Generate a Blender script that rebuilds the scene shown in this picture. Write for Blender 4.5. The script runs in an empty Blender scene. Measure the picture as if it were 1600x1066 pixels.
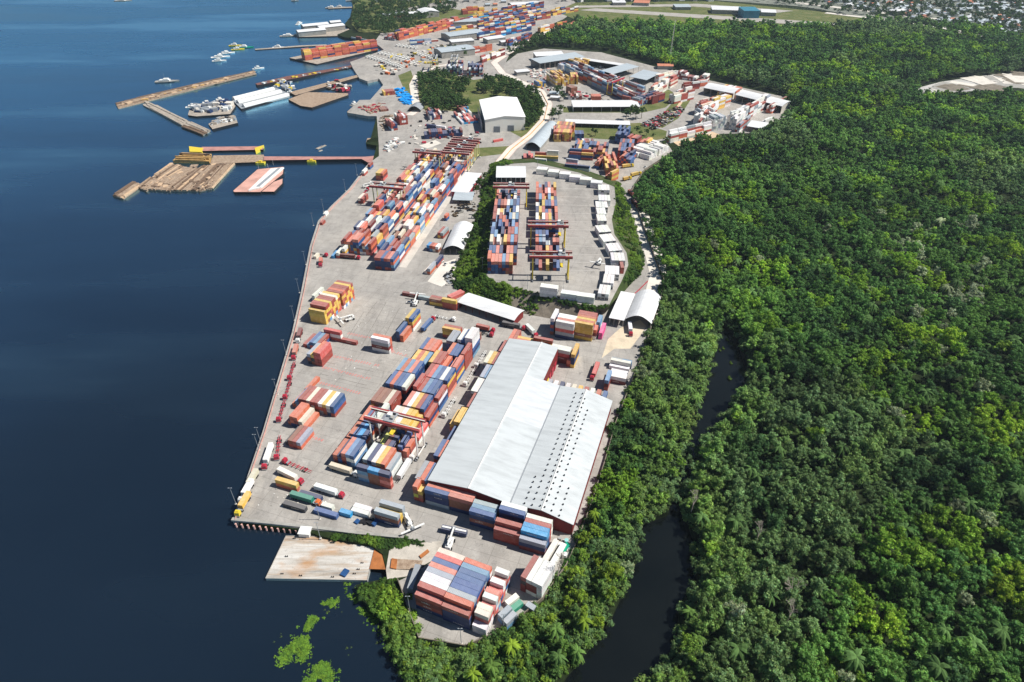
import bpy, math, random
from math import radians, sin, cos, pi, atan, hypot
from mathutils import Vector, Matrix, noise
from mathutils.geometry import tessellate_polygon
R = random.Random(11)
sc = bpy.context.scene
COL = sc.collection

# ------------------------------------------------------------------ camera, sky, sun, exposure
FPX, HOR, CAMH = 1000.0, -210.0, 250.0
TILT = atan((533 - HOR) / FPX)
cam_data = bpy.data.cameras.new("camera")
cam_data.sensor_width = 36.0
cam_data.lens = FPX / 1600 * 36.0
cam_data.clip_start = 1.0
cam_data.clip_end = 30000
cam = bpy.data.objects.new("camera", cam_data)
cam.location = (0, 0, CAMH)
cam.rotation_euler = (pi / 2 - TILT, 0, 0)
COL.objects.link(cam)
sc.camera = cam
SUN_AZ, SUN_EL = radians(90), radians(53)
w = bpy.data.worlds.new("World")
sc.world = w
w.use_nodes = True
wn = w.node_tree.nodes
sky = wn.new("ShaderNodeTexSky")
sky.sky_type = 'NISHITA'
sky.sun_disc = False
sky.sun_elevation = SUN_EL
sky.sun_rotation = SUN_AZ
sky.air_density = 1.0
sky.dust_density = 0.0
sky.ozone_density = 4.5
wn["Background"].inputs[1].default_value = 0.05
w.node_tree.links.new(sky.outputs[0], wn["Background"].inputs[0])
sun_data = bpy.data.lights.new("sun", 'SUN')
sun_data.energy = 5.0
sun_data.angle = radians(0.5)
sun_data.color = (1.0, 0.955, 0.88)
sun = bpy.data.objects.new("sun", sun_data)
sdir = Vector((sin(SUN_AZ) * cos(SUN_EL), cos(SUN_AZ) * cos(SUN_EL), sin(SUN_EL)))
sun.rotation_euler = (-sdir).to_track_quat('-Z', 'Y').to_euler()
COL.objects.link(sun)
sc.view_settings.view_transform = 'Standard'
sc.view_settings.look = 'None'
sc.view_settings.gamma = 1
sc.view_settings.exposure = 0.31
sc.cycles.max_bounces = 5
sc.cycles.diffuse_bounces = 2
sc.cycles.glossy_bounces = 2
sc.cycles.volume_bounces = 0
sc.cycles.use_denoising = True

# ------------------------------------------------------------------ picture point -> place
def px(x, y, z=0.0):
    u, v = (x - 800) / FPX, (y - 533) / FPX
    d = Vector((u, cos(TILT) - v * sin(TILT), -sin(TILT) - v * cos(TILT)))
    return Vector((0, 0, CAMH)) + d * ((z - CAMH) / d.z)
def proj(p):
    x, y, z = p[0], p[1], p[2] - CAMH
    dep = y * cos(TILT) - z * sin(TILT)
    if dep < 1: return (-9999, -9999)
    return (800 + FPX * x / dep, 533 - FPX * (y * sin(TILT) + z * cos(TILT)) / dep)
def frame(az):
    a = radians(az)
    return Vector((sin(a), cos(a), 0)), Vector((cos(a), -sin(a), 0))     # along, across
def inside(poly, x, y):
    c = False
    n = len(poly)
    j = n - 1
    for i in range(n):
        xi, yi = poly[i][0], poly[i][1]
        xj, yj = poly[j][0], poly[j][1]
        if (yi > y) != (yj > y) and x < (xj - xi) * (y - yi) / (yj - yi) + xi: c = not c
        j = i
    return c

# ------------------------------------------------------------------ materials
def lin(c):
    return tuple(((v / 255) / 12.92 if v / 255 <= .04045 else ((v / 255 + .055) / 1.055) ** 2.4) for v in c[:3])
MATS = {}
class NT:
    def __init__(s, name):
        s.m = bpy.data.materials.new(name)
        s.m.use_nodes = True
        s.t = s.m.node_tree
        s.b = s.t.nodes["Principled BSDF"]
    def n(s, typ, **kw):
        nd = s.t.nodes.new(typ)
        for k, v in kw.items():
            if k in nd.inputs: nd.inputs[k].default_value = v
            else: setattr(nd, k, v)
        return nd
    def l(s, a, b): s.t.links.new(a, b)
    def pos(s): return s.n("ShaderNodeNewGeometry").outputs["Position"]
    def noise(s, vec, scale, detail=4, rough=.55, stretch=None):
        if stretch:
            mp = s.n("ShaderNodeMapping")
            mp.inputs["Scale"].default_value = stretch[:3]
            if len(stretch) > 3: mp.inputs["Rotation"].default_value = (0, 0, stretch[3])
            s.l(vec, mp.inputs[0]); vec = mp.outputs[0]
        nz = s.n("ShaderNodeTexNoise", Scale=scale, Detail=detail, Roughness=rough)
        s.l(vec, nz.inputs["Vector"])
        return nz.outputs["Fac"]
    def ramp(s, fac, stops):
        r = s.n("ShaderNodeValToRGB")
        while len(r.color_ramp.elements) < len(stops): r.color_ramp.elements.new(0.5)
        for e, (p, c) in zip(r.color_ramp.elements, stops):
            e.position = p
            e.color = (*c[:3], 1) if not isinstance(c, (int, float)) else (c, c, c, 1)
        s.l(fac, r.inputs[0])
        return r.outputs[0]
    def mix(s, fac, a, b, mode='MIX'):
        m = s.n("ShaderNodeMix", data_type='RGBA', blend_type=mode)
        for sock, v in ((m.inputs[0], fac), (m.inputs[6], a), (m.inputs[7], b)):
            if isinstance(v, (int, float)): sock.default_value = v
            elif isinstance(v, tuple): sock.default_value = (*v[:3], 1)
            else: s.l(v, sock)
        return m.outputs[2]
    def bump(s, h, strength=.3, dist=.1):
        b = s.n("ShaderNodeBump", Strength=strength, Distance=dist)
        s.l(h, b.inputs["Height"]); s.l(b.outputs[0], s.b.inputs["Normal"])
    def done(s, col, rough=.8, spec=.3, metal=0):
        if isinstance(col, tuple): s.b.inputs["Base Color"].default_value = (*col[:3], 1)
        else: s.l(col, s.b.inputs["Base Color"])
        if isinstance(rough, (int, float)): s.b.inputs["Roughness"].default_value = rough
        else: s.l(rough, s.b.inputs["Roughness"])
        s.b.inputs["Specular IOR Level"].default_value = spec
        s.b.inputs["Metallic"].default_value = metal
        return s.m

def plain(name, col, rough=.6, spec=.3, var=.25, scale=.35, metal=0):
    """a painted or weathered surface: base colour broken up by two sizes of stain"""
    if name in MATS: return MATS[name]
    c = lin(col)
    k = NT(name)
    p = k.pos()
    a = k.noise(p, scale, 5, .6)
    b = k.noise(p, scale * 7, 3, .6)
    dark = tuple(v * (1 - var) for v in c)
    lite = tuple(min(.9, v * (1 + var * .6)) for v in c)
    cc = k.ramp(a, [(.32, dark), (.5, c), (.7, lite)])
    cc = k.mix(k.ramp(b, [(.35, .35), (.55, 0.0)]), cc, tuple(v * (1 - var) for v in c))
    MATS[name] = k.done(cc, rough, spec, metal)
    return MATS[name]

# ---- named surfaces
def m_concrete():
    k = NT("stained_concrete"); p = k.pos()
    big = k.noise(p, .018, 5, .6)
    mid = k.noise(p, .11, 6, .65)
    fine = k.noise(p, 1.3, 4, .7)
    c = k.ramp(mid, [(.25, (.30, .280, .252)), (.5, (.41, .385, .350)), (.75, (.48, .452, .41))])
    c = k.mix(k.ramp(big, [(.35, .5), (.6, 0.0)]), c, (.27, .26, .248))
    st = k.noise(p, .25, 6, .7, (1.0, .12, 1, radians(18.7)))
    c = k.mix(k.ramp(st, [(.56, 0.0), (.72, .55)]), c, (.16, .155, .15))
    st2 = k.noise(p, .2, 6, .7, (.1, 1.0, 1, radians(18.7)))
    c = k.mix(k.ramp(st2, [(.58, 0.0), (.75, .35)]), c, (.50, .48, .45))
    c = k.mix(k.ramp(fine, [(.4, .35), (.55, 0.0)]), c, (.25, .24, .23))
    # tyre-dark lanes, oil and pale worn patches
    ln = k.noise(p, .05, 6, .7, (1.0, .35, 1, radians(18.7)))
    c = k.mix(k.ramp(ln, [(.50, 0.0), (.62, .5)]), c, (.235, .222, .205))
    oil = k.noise(p, .16, 5, .8)
    c = k.mix(k.ramp(oil, [(.57, 0.0), (.70, .65)]), c, (.155, .15, .145))
    pl_ = k.noise(p, .07, 6, .75)
    c = k.mix(k.ramp(pl_, [(.57, 0.0), (.68, .45)]), c, (.54, .52, .485))
    # cast-slab joints
    mp = k.n("ShaderNodeMapping"); mp.inputs["Rotation"].default_value = (0, 0, radians(18.7))
    k.l(p, mp.inputs[0])
    br = k.n("ShaderNodeTexBrick", Scale=.1)
    br.offset = 0; br.inputs["Mortar Size"].default_value = .012
    br.inputs["Color1"].default_value = br.inputs["Color2"].default_value = (1, 1, 1, 1)
    br.inputs["Mortar"].default_value = (.62, .61, .6, 1)
    br.inputs["Brick Width"].default_value = 1.3; br.inputs["Row Height"].default_value = .6
    k.l(mp.outputs[0], br.inputs["Vector"])
    c = k.mix(.7, c, br.outputs[0], 'MULTIPLY')
    return k.done(c, .9, .2)
def m_ground():
    k = NT("earth_and_grass"); p = k.pos()
    a = k.noise(p, .05, 6, .65); b = k.noise(p, .8, 4, .7)
    c = k.ramp(a, [(.3, (.03, .05, .015)), (.5, (.055, .085, .025)), (.62, (.10, .10, .05)), (.75, (.19, .155, .11))])
    c = k.mix(k.ramp(b, [(.4, .5), (.6, 0.0)]), c, (.035, .05, .018))
    return k.done(c, .95, .1)
def m_dry_grass():
    k = NT("field_grass"); p = k.pos()
    a = k.noise(p, .06, 6, .65); b = k.noise(p, .9, 4, .7)
    c = k.ramp(a, [(.3, (.08, .11, .032)), (.5, (.15, .165, .06)), (.7, (.25, .22, .11))])
    c = k.mix(k.ramp(b, [(.4, .5), (.6, 0.0)]), c, (.05, .08, .02))
    return k.done(c, .95, .1)
def m_forest_floor():
    k = NT("forest_floor"); p = k.pos()
    a = k.noise(p, .3, 5, .65)
    c = k.ramp(a, [(.3, (.008, .014, .006)), (.7, (.03, .045, .016))])
    return k.done(c, .95, .1)
def m_water():
    k = NT("river_water"); p = k.pos()
    a = k.noise(p, .10, 4, .6, (.5, 1.0, 1)); b = k.noise(p, .7, 3, .6)
    big = k.noise(p, .0035, 5, .6, (.35, 1.6, 1, radians(-8)))
    add = k.n("ShaderNodeMath", operation='MULTIPLY_ADD'); k.l(a, add.inputs[0]); add.inputs[1].default_value = 2.0; k.l(b, add.inputs[2])
    k.bump(add.outputs[0], .12, .5)
    r = k.ramp(big, [(.4, .16), (.5, .24), (.62, .42)])
    c = k.ramp(k.noise(p, .006, 3), [(.35, (.0050, .0115, .0215)), (.65, (.0065, .0145, .0270))])
    k.done(c, r, .4)
    # choppy water mirrors far more sky at a shallow angle than straight down
    lw = k.n("ShaderNodeLayerWeight", Blend=.5)
    fac = k.ramp(lw.outputs["Facing"], [(.14, .014), (.42, .085), (.64, .42), (.82, 1.0)])
    ruf = k.n("ShaderNodeMath", operation='MULTIPLY'); k.l(fac, ruf.inputs[0]); k.l(k.ramp(big, [(.36, .72), (.5, .9), (.58, 1.0), (.66, 1.0)]), ruf.inputs[1]); fac = ruf.outputs[0]
    gl = k.n("ShaderNodeBsdfAnisotropic"); gl.inputs["Color"].default_value = (.34, .75, 1.0, 1); k.l(r, gl.inputs["Roughness"])
    k.l(k.b.inputs["Normal"].links[0].from_socket, gl.inputs["Normal"])
    mx = k.n("ShaderNodeMixShader"); k.l(fac, mx.inputs[0]); k.l(k.b.outputs[0], mx.inputs[1]); k.l(gl.outputs[0], mx.inputs[2])
    k.l(mx.outputs[0], k.t.nodes["Material Output"].inputs[0])
    return k.m
def m_paint(far):
    k = NT("container_paint_far" if far else "container_paint"); p = k.pos()
    if far:
        at = k.n("ShaderNodeVertexColor", layer_name="paint"); col = at.outputs[0]
    else:
        oi = k.n("ShaderNodeObjectInfo"); col = oi.outputs["Color"]
    a = k.noise(p, .5, 5, .65); b = k.noise(p, 2.5, 4, .7)
    hs = k.n("ShaderNodeHueSaturation"); hs.inputs["Saturation"].default_value = .8; hs.inputs["Value"].default_value = 1.22
    k.l(col, hs.inputs["Color"])
    c = k.mix(k.ramp(a, [(.42, 0.0), (.68, .75)]), col, hs.outputs[0])
    c = k.mix(k.ramp(b, [(.56, 0.0), (.72, .45)]), c, (.16, .085, .05))
    # dust and sun-bleach lie on the upward faces
    ge = k.n("ShaderNodeNewGeometry"); sp = k.n("ShaderNodeSeparateXYZ"); k.l(ge.outputs["True Normal"], sp.inputs[0])
    c = k.mix(k.ramp(sp.outputs[2], [(.5, 0.0), (.8, .24)]), c, (.50, .47, .44))
    return k.done(c, .55, .35)
def m_roof(name, base, az, pitch=1.0):
    """ribbed sheet roof with run-off streaks"""
    k = NT(name); p = k.pos()
    mp = k.n("ShaderNodeMapping"); mp.inputs["Rotation"].default_value = (0, 0, radians(az)); k.l(p, mp.inputs[0])
    wv = k.n("ShaderNodeTexWave", Scale=.5 / pitch, wave_type='BANDS', bands_direction='Y'); wv.inputs["Distortion"].default_value = 0
    k.l(mp.outputs[0], wv.inputs["Vector"])
    st = k.noise(mp.outputs[0], .35, 5, .6, (.12, 1, 1))
    pa = k.noise(p, .05, 4, .6)
    b = tuple(base)
    c = k.ramp(st, [(.3, tuple(v * .80 for v in b)), (.55, b), (.75, tuple(min(.85, v * 1.08) for v in b))])
    c = k.mix(k.ramp(pa, [(.35, .3), (.65, 0.0)]), c, tuple(v * .82 for v in b))
    c = k.mix(k.ramp(wv.outputs["Fac"], [(.0, .25), (.35, 0.0)]), c, tuple(v * .7 for v in b))
    return k.done(c, .5, .35)
def m_foliage():
    k = NT("leaves")
    at = k.n("ShaderNodeAttribute", attribute_name="tint", attribute_type='INSTANCER')
    lf = k.n("ShaderNodeAttribute", attribute_name="leaf")
    c = k.mix(1.0, at.outputs["Color"], lf.outputs["Color"], 'MULTIPLY')
    k.done(c, .7, .08)
    tr = k.n("ShaderNodeBsdfTranslucent"); k.l(c, tr.inputs[0])
    mx = k.n("ShaderNodeMixShader"); mx.inputs[0].default_value = .36
    out = k.t.nodes["Material Output"]
    k.l(k.b.outputs[0], mx.inputs[1]); k.l(tr.outputs[0], mx.inputs[2]); k.l(mx.outputs[0], out.inputs[0])
    return k.m
def m_rust_deck():
    k = NT("weathered_steel_deck"); p = k.pos()
    a = k.noise(p, .25, 6, .65, (.12, 1, 1)); b = k.noise(p, .06, 4, .6, (.5, 1, 1))
    c = k.ramp(a, [(.34, (.24, .225, .205)), (.46, (.46, .43, .385)), (.6, (.60, .58, .54))])
    c = k.mix(k.ramp(b, [(.50, 0.0), (.62, .8)]), c, (.45, .23, .085))
    c = k.mix(k.ramp(k.noise(p, .3, 6, .75, (.06, 1, 1)), [(.50, 0.0), (.64, .75)]), c, (.36, .25, .15))
    c = k.mix(k.ramp(k.noise(p, .9, 4, .75), [(.55, 0.0), (.72, .5)]), c, (.20, .18, .165))
    return k.done(c, .7, .3)
def m_planks():
    k = NT("sawn_planks"); p = k.pos()
    a = k.noise(p, .5, 5, .6); b = k.noise(p, 3, 3, .6)
    c = k.ramp(a, [(.3, (.24, .17, .12)), (.5, (.40, .30, .215)), (.7, (.52, .42, .32))])
    c = k.mix(k.ramp(b, [(.4, .4), (.6, 0.0)]), c, (.14, .09, .065))
    return k.done(c, .85, .2)
def m_creek():
    k = NT("black_creek_water"); p = k.pos()
    a = k.noise(p, .3, 4, .6); k.bump(a, .05, .3)
    return k.done(k.ramp(k.noise(p, .03, 4), [(.35, (.004, .0058, .0062)), (.65, (.0065, .0085, .0085))]), .12, .3)
CREEKW = m_creek()
CONCRETE, GROUND, DRYGRASS, FLOOR, WATER = m_concrete(), m_ground(), m_dry_grass(), m_forest_floor(), m_water()
PAINT, PAINT_FAR, LEAVES = m_paint(False), m_paint(True), m_foliage()
ROOF_WH = m_roof("warehouse_roof_sheet", (.54, .575, .588), 18.7)
ROOF_GREY = m_roof("grey_roof_sheet", (.46, .52, .56), 20)
ROOF_WHITE = m_roof("white_roof_sheet", (.78, .79, .80), 10)
RUSTDECK, PLANKS = m_rust_deck(), m_planks()
ASPHALT = plain("worn_road", (168, 163, 156), .9, .2, .18, .06)
MAROON = plain("maroon_wall", (122, 44, 44), .7, .25, .3, .2)
WHITE = plain("white_paint", (228, 228, 224), .55, .35, .12, .4)
GREYWALL = plain("grey_wall", (160, 158, 152), .85, .2, .25, .2)
DARK = plain("dark_rubber", (38, 38, 42), .8, .2, .2, .8)
STEEL = plain("galvanised_steel", (150, 155, 160), .5, .4, .15, .8)
REDP = plain("red_paint", (178, 46, 66), .5, .4, .2, .6)
YELLOWP = plain("yellow_paint", (222, 196, 60), .55, .35, .15, .6)
CREAMP = plain("pale_yellow_paint", (206, 204, 140), .6, .3, .15, .6)
CRANERED = plain("crane_red_paint", (150, 66, 66), .6, .3, .25, .5)
PINKWALL = plain("pink_painted_kerb", (204, 160, 150), .85, .2, .25, .3)
GLASS = plain("cab_glass", (40, 50, 62), .15, .6, .1, 1)
STONE = plain("eroded_wall", (128, 120, 108), .95, .1, .45, .12)
BLUETARP = plain("blue_tarpaulin", (30, 150, 225), .6, .3, .15, .3)
GREYTIMBER = plain("grey_timber", (168, 158, 146), .9, .2, .35, .3)
PINKDECK = plain("pink_deck_paint", (206, 160, 146), .8, .25, .25, .1)
SAND = plain("bare_soil", (200, 176, 148), .95, .1, .2, .06)
BARK = plain("bark", (96, 84, 70), .9, .1, .3, .8)
WATERGREEN = plain("teal_paint", (0, 150, 120), .5, .35, .15, .6)
PALE = plain("pale_concrete", (214, 208, 198), .9, .2, .15, .08)

# ------------------------------------------------------------------ mesh helpers
class MB:
    def __init__(s): s.v, s.f, s.m, s.mats = [], [], [], []
    def mi(s, mat):
        if mat not in s.mats: s.mats.append(mat)
        return s.mats.index(mat)
    def add(s, vs, fs, mat):
        o = len(s.v); i = s.mi(mat)
        s.v += [tuple(v) for v in vs]
        for f in fs: s.f.append(tuple(a + o for a in f)); s.m.append(i)
    def box(s, c, size, mat, az=0, bottom=True):
        """c = centre of the base; size along-across-up = (x across, y along, z)"""
        al, ac = frame(az)
        c = Vector(c); hx, hy, hz = size[0] / 2, size[1] / 2, size[2]
        vs = [c + ac * (sx * hx) + al * (sy * hy) + Vector((0, 0, k)) for k in (0, hz) for sx, sy in ((-1, -1), (1, -1), (1, 1), (-1, 1))]
        fs = [(4, 5, 6, 7), (0, 1, 5, 4), (1, 2, 6, 5), (2, 3, 7, 6), (3, 0, 4, 7)]
        if bottom: fs.append((3, 2, 1, 0))
        s.add(vs, fs, mat)
    def bar(s, a, b, r, mat, n=4, r2=None):
        a, b = Vector(a), Vector(b); d = (b - a)
        if d.length < 1e-6: return
        d.normalize()
        u = d.orthogonal().normalized()
        if abs(d.z) < .9: u = d.cross(Vector((0, 0, 1))).normalized()
        v = d.cross(u); r2 = r if r2 is None else r2
        ph = pi / 4 if n == 4 else 0
        ring = [u * cos(ph + 2 * pi * i / n) + v * sin(ph + 2 * pi * i / n) for i in range(n)]
        vs = [a + q * r for q in ring] + [b + q * r2 for q in ring]
        fs = [(i, (i + 1) % n, n + (i + 1) % n, n + i) for i in range(n)] + [tuple(range(n - 1, -1, -1)), tuple(range(n, 2 * n))]
        s.add(vs, fs, mat)
    def poly(s, pts, mat, z=None, down=None):
        """filled outline (any shape); with down, also a skirt to that height"""
        P = [Vector((p[0], p[1], p[2] if z is None and len(p) > 2 else (z or 0))) for p in pts]
        tris = tessellate_polygon([P])
        fs = []
        for t in tris:
            a, b, c = (P[i] for i in t)
            if ((b - a).cross(c - a)).z < 0: t = (t[0], t[2], t[1])
            fs.append(tuple(t))
        s.add(P, fs, mat)
        if down is not None:
            n = len(P)
            area = sum(P[i].x * P[(i + 1) % n].y - P[(i + 1) % n].x * P[i].y for i in range(n))
            Q = [Vector((p.x, p.y, down)) for p in P]
            fs = []
            for i in range(n):
                j = (i + 1) % n
                fs.append((i, n + i, n + j, j) if area > 0 else (i, j, n + j, n + i))
            s.add(P + Q, fs, mat)
    def build(s, name, parent=None, smooth=False, loc=None):
        me = bpy.data.meshes.new(name)
        if loc is not None:
            L = Vector(loc); vs = [Vector(v) - L for v in s.v]
        else: vs = s.v
        me.from_pydata(vs, [], s.f)
        for m in s.mats: me.materials.append(m)
        me.polygons.foreach_set("material_index", s.m)
        if smooth: me.polygons.foreach_set("use_smooth", [True] * len(s.f))
        me.update()
        o = bpy.data.objects.new(name, me)
        if loc is not None: o.location = loc
        COL.objects.link(o)
        if parent is not None: o.parent = parent
        return o
def tag(o, label=None, cat=None, group=None, kind=None):
    if label: o["label"] = label
    if cat: o["category"] = cat
    if group: o["group"] = group
    if kind: o["kind"] = kind
    return o
def empty(name, loc, az=0, **kw):
    o = bpy.data.objects.new(name, None)
    o.location = loc; o.rotation_euler = (0, 0, -radians(az)); o.empty_display_size = .5
    COL.objects.link(o)
    return tag(o, **kw)
def copy_tree(src, loc, az=0, parent=None, scale=None, **kw):
    o = src.copy(); COL.objects.link(o)
    if parent is not None: o.parent = parent
    else:
        o.location = loc; o.rotation_euler = (0, 0, -radians(az))
        if scale: o.scale = (scale,) * 3 if isinstance(scale, (int, float)) else scale
    for ch in list(src.children): copy_tree(ch, None, parent=o)
    return tag(o, **kw)
def structure(mb, name): return tag(mb.build(name), kind="structure")
ORD = ["first", "second", "third", "fourth", "fifth", "sixth", "seventh", "eighth", "ninth", "tenth", "eleventh", "twelfth", "thirteenth", "fourteenth", "fifteenth", "sixteenth", "seventeenth", "eighteenth", "nineteenth", "twentieth"]
# ================================================================== setting: water, land, pavement
def PL(pts, z=0.0): return [px(x, y, z) for x, y in pts]
mb = MB()
X0, X1, Y0, Y1 = -6000, 6000, -400, 6400
mb.add([(X0, Y0, -3.5), (X1, Y0, -3.5), (X1, Y1, -3.5), (X0, Y1, -3.5)], [(0, 1, 2, 3)], WATER)
structure(mb, "river_water")

SHORE_N = [(588.6, 227.6), (571.7, 224.5), (573.5, 219), (579, 217), (588.6, 181.5), (575, 181.5), (542.5, 176), (549.8, 168), (561.6, 156.4),
           (578.5, 156), (598.8, 132.8), (592, 122.6), (574, 127), (561.6, 122.6), (551, 106), (547, 97), (600, 78), (585, 66), (560, 60),
           (538, 58.5), (527, 54), (549, 45), (538, 38), (547, 27), (551, 9), (549, 0), (560, -60)]
QUAY_W = [(363, 813), (410, 675), (456, 520), (470, 458), (484, 385), (497, 345), (517, 322), (545, 295), (575, 256)]
CREEK_E = [(1010, 1250), (1000, 1075), (1060, 1000), (1062, 940), (1092, 912), (1085, 840), (1070, 800), (1072, 765), (1082, 730), (1094, 692), (1138, 645),
           (1172, 595), (1166, 555), (1152, 520), (1132, 505)]
CREEK_W = [(1122, 512), (1110, 565), (1098, 615), (1082, 655), (1079, 690), (1064, 728), (1053, 770), (1044, 800), (1003, 815), (996, 855),
           (980, 910), (955, 965), (925, 1005), (885, 1055), (860, 1100), (860, 1250)]
LAND_S = [(620, 1250), (640, 1075), (622, 1020), (602, 975), (565, 935), (556, 914), (588, 907), (606, 902), (598, 866), (580, 852), (500, 838), (480, 830), (372, 815)]
mb = MB(); mb.poly(PL(CREEK_E[:-1] + [(1136, 496), (1118, 500)] + CREEK_W, -3.45), CREEKW, z=-3.45); structure(mb, "creek_water")
GROUND_PX = [(x + 6, y) for x, y in QUAY_W] + SHORE_N + [(2300, -60), (2300, 1250)] + CREEK_E + CREEK_W + LAND_S
mb = MB(); mb.poly(PL(GROUND_PX, -.4), FLOOR, z=-.4, down=-6); structure(mb, "ground")

FENCE = [(622, 908), (655, 1000), (727, 1012), (790, 985), (848, 937), (885, 885), (905, 840), (925, 785), (945, 722), (962, 662), (985, 602), (1002, 562), (1020, 505), (1032, 468),
         (1037, 440), (1022, 402), (1004, 352), (986, 300), (1006, 268), (1052, 238)]
PORT_NE = [(1042, 224), (1100, 210), (1170, 208), (1228, 182), (1228, 152), (1110, 126), (1030, 106), (940, 82), (850, 76), (808, 84), (790, 98), (800, 76), (845, 45),
           (880, 30), (905, 12), (880, -20), (640, -20), (610, 30)]
APRON_PX = QUAY_W + [(592, 244), (592, 228)] + SHORE_N[4:18] + PORT_NE[::-1] + FENCE[::-1] + [(640, 900), (690, 868), (692, 852), (640, 842), (500, 829)]
mb = MB(); mb.poly(PL(APRON_PX), CONCRETE, z=0.0, down=-4.5); structure(mb, "quay_apron")

def sheet(name, pts, mat, z):
    m = MB(); m.poly(PL(pts, z), mat, z=z); return structure(m, name)
# green and earth areas inside the port
GRASS_AREAS = [[(905, 215), (1010, 222), (1040, 216), (1042, 205), (1000, 192), (900, 197), (860, 200), (858, 215)],          # terrace below the long sheds
               [(880, 176), (1005, 176), (1040, 168), (1060, 150), (1045, 140), (1010, 150), (1000, 165), (880, 168)],
               [(735, 232), (800, 228), (792, 240), (740, 246)],
               [(652, 112), (690, 112), (740, 125), (790, 118), (800, 128), (840, 148), (850, 165), (846, 192), (815, 215), (745, 178), (690, 172), (668, 178), (655, 160)],
               [(622, 118), (642, 110), (655, 150), (650, 172), (640, 160)],
               [(1060, 150), (1080, 155), (1060, 185), (1035, 200), (1020, 196)],
               [(600, 20), (700, 12), (760, 25), (690, 40), (640, 50), (590, 52), (560, 50), (549, 38), (552, 8), (600, -40), (900, -40), (880, 0), (700, 0)]]
for g in GRASS_AREAS: sheet("grass_field", g, DRYGRASS, .06)
sheet("earth_bank", [(1046, 218), (1110, 205), (1130, 212), (1060, 228)], SAND, .1)
# airfield, bare clearing, town ground
AIR = [(868, 18), (900, 4), (1120, 2), (1280, 18), (1420, 40), (1300, 47), (1180, 44), (1040, 40), (905, 33)]
sheet("airfield_grass", AIR, DRYGRASS, .08)
sheet("runway", [(905, 16), (930, 13), (1310, 36), (1300, 42)], ASPHALT, .2)
sheet("taxiway", [(900, 9), (1090, 6), (1240, 17), (1215, 20), (1080, 10), (905, 12)], ASPHALT, .2)
CLEAR = [(1432, 138), (1470, 128), (1540, 118), (1700, 106), (1700, 140), (1560, 139), (1500, 144), (1440, 147)]
sheet("bare_clearing", CLEAR, plain("grey_earth", (186, 184, 180), .95, .1, .35, .03), .1)
TOWN = [(1250, 10), (1420, 38), (1520, 52), (1600, 68), (1700, 80), (1700, -60), (1000, -60), (1110, 0)]
sheet("town_ground", TOWN, plain("town_earth", (128, 132, 122), .95, .1, .4, .02), .12)
# roads
def strip(name, pts, width, mat, z, kerb=None):
    m = MB(); P = [px(x, y, z) for x, y in pts]; L_, R_ = [], []
    for i, p in enumerate(P):
        d = (P[min(i + 1, len(P) - 1)] - P[max(i - 1, 0)]).normalized(); nrm = Vector((d.y, -d.x, 0))
        L_.append(p - nrm * width / 2); R_.append(p + nrm * width / 2)
    for i in range(len(P) - 1): m.add([L_[i], R_[i], R_[i + 1], L_[i + 1]], [(0, 1, 2, 3)], mat)
    if kerb:
        for S in (L_, R_):
            for a, b in zip(S, S[1:]):
                q = MB(); m.bar(a + Vector((0, 0, .07)), b + Vector((0, 0, .07)), .16, kerb)
    return structure(m, name)
strip("access_road", [(640, 180), (652, 172), (648, 150), (645, 132), (652, 118), (680, 104), (720, 98)], 10, PALE, .12, PINKWALL)
strip("ridge_road", [(880, 36), (820, 68), (792, 84), (772, 98), (785, 114), (815, 128), (845, 142), (857, 162), (850, 188), (830, 210), (800, 232), (775, 262)], 11, PALE, .12, PINKWALL)
strip("yard_road", [(1000, 330), (1010, 365), (1022, 400), (1030, 430), (1022, 465), (1008, 500)], 14, PALE, .12)
strip("perimeter_path", [(1020, 196), (1052, 178), (1064, 160), (1058, 150)], 4, SAND, .14)
strip("quayside_lane", [(629, 418), (735, 258)], 6, plain("worn_lane", (196, 190, 180), .9, .2, .2, .1), .1)
sheet("bare_soil", [(668, 440), (690, 412), (712, 404), (712, 436), (690, 448)], PALE, .05)
sheet("bare_soil", [(655, 228), (680, 219), (690, 224), (668, 232)], PALE, .05)
sheet("bare_soil", [(940, 560), (960, 545), (985, 545), (1000, 525), (1010, 510), (1000, 500), (970, 512), (950, 530)], plain("dusty_soil", (208, 194, 170), .95, .1, .2, .15), .04)

# red dashed and worn lines on the apron
RED_LINE = plain("red_line_paint", (226, 110, 104), .8, .2, .25, 1.2)
GREYLINE = plain("tyre_mark", (128, 124, 118), .9, .2, .2, .5)
m = MB()
def dashes(m, a, b, mat, w=.45, dash=1.0, gap=.9, z=.05):
    A, B = px(*a, z), px(*b, z); d = B - A; n = int(d.length / (dash + gap)); d.normalize(); nr = Vector((d.y, -d.x, 0)) * w / 2
    for i in range(n):
        if R.random() < .08: continue
        s = A + d * (i * (dash + gap)); e = s + d * dash
        m.add([s - nr, e - nr, e + nr, s + nr], [(0, 3, 2, 1)] if False else [(0, 1, 2, 3)], mat)
for a, b in (((505, 573), (583, 592)), ((523, 556), (595, 571)), ((497, 596), (568, 615)), ((545, 520), (585, 529)), ((480, 680), (510, 689)), ((602, 545), (640, 556))): 
    dashes(m, a, b, RED_LINE); dashes(m, (a[0] - 2, a[1] + 1.6), (b[0] - 2, b[1] + 1.6), RED_LINE)
for a, b in (((510, 566), (590, 582)), ((500, 584), (580, 604)), ((552, 520), (590, 470)), ((535, 540), (572, 482)), ((565, 540), (606, 468)), ((590, 545), (625, 480))):
    dashes(m, a, b, GREYLINE, .35, 6, .6)
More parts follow.
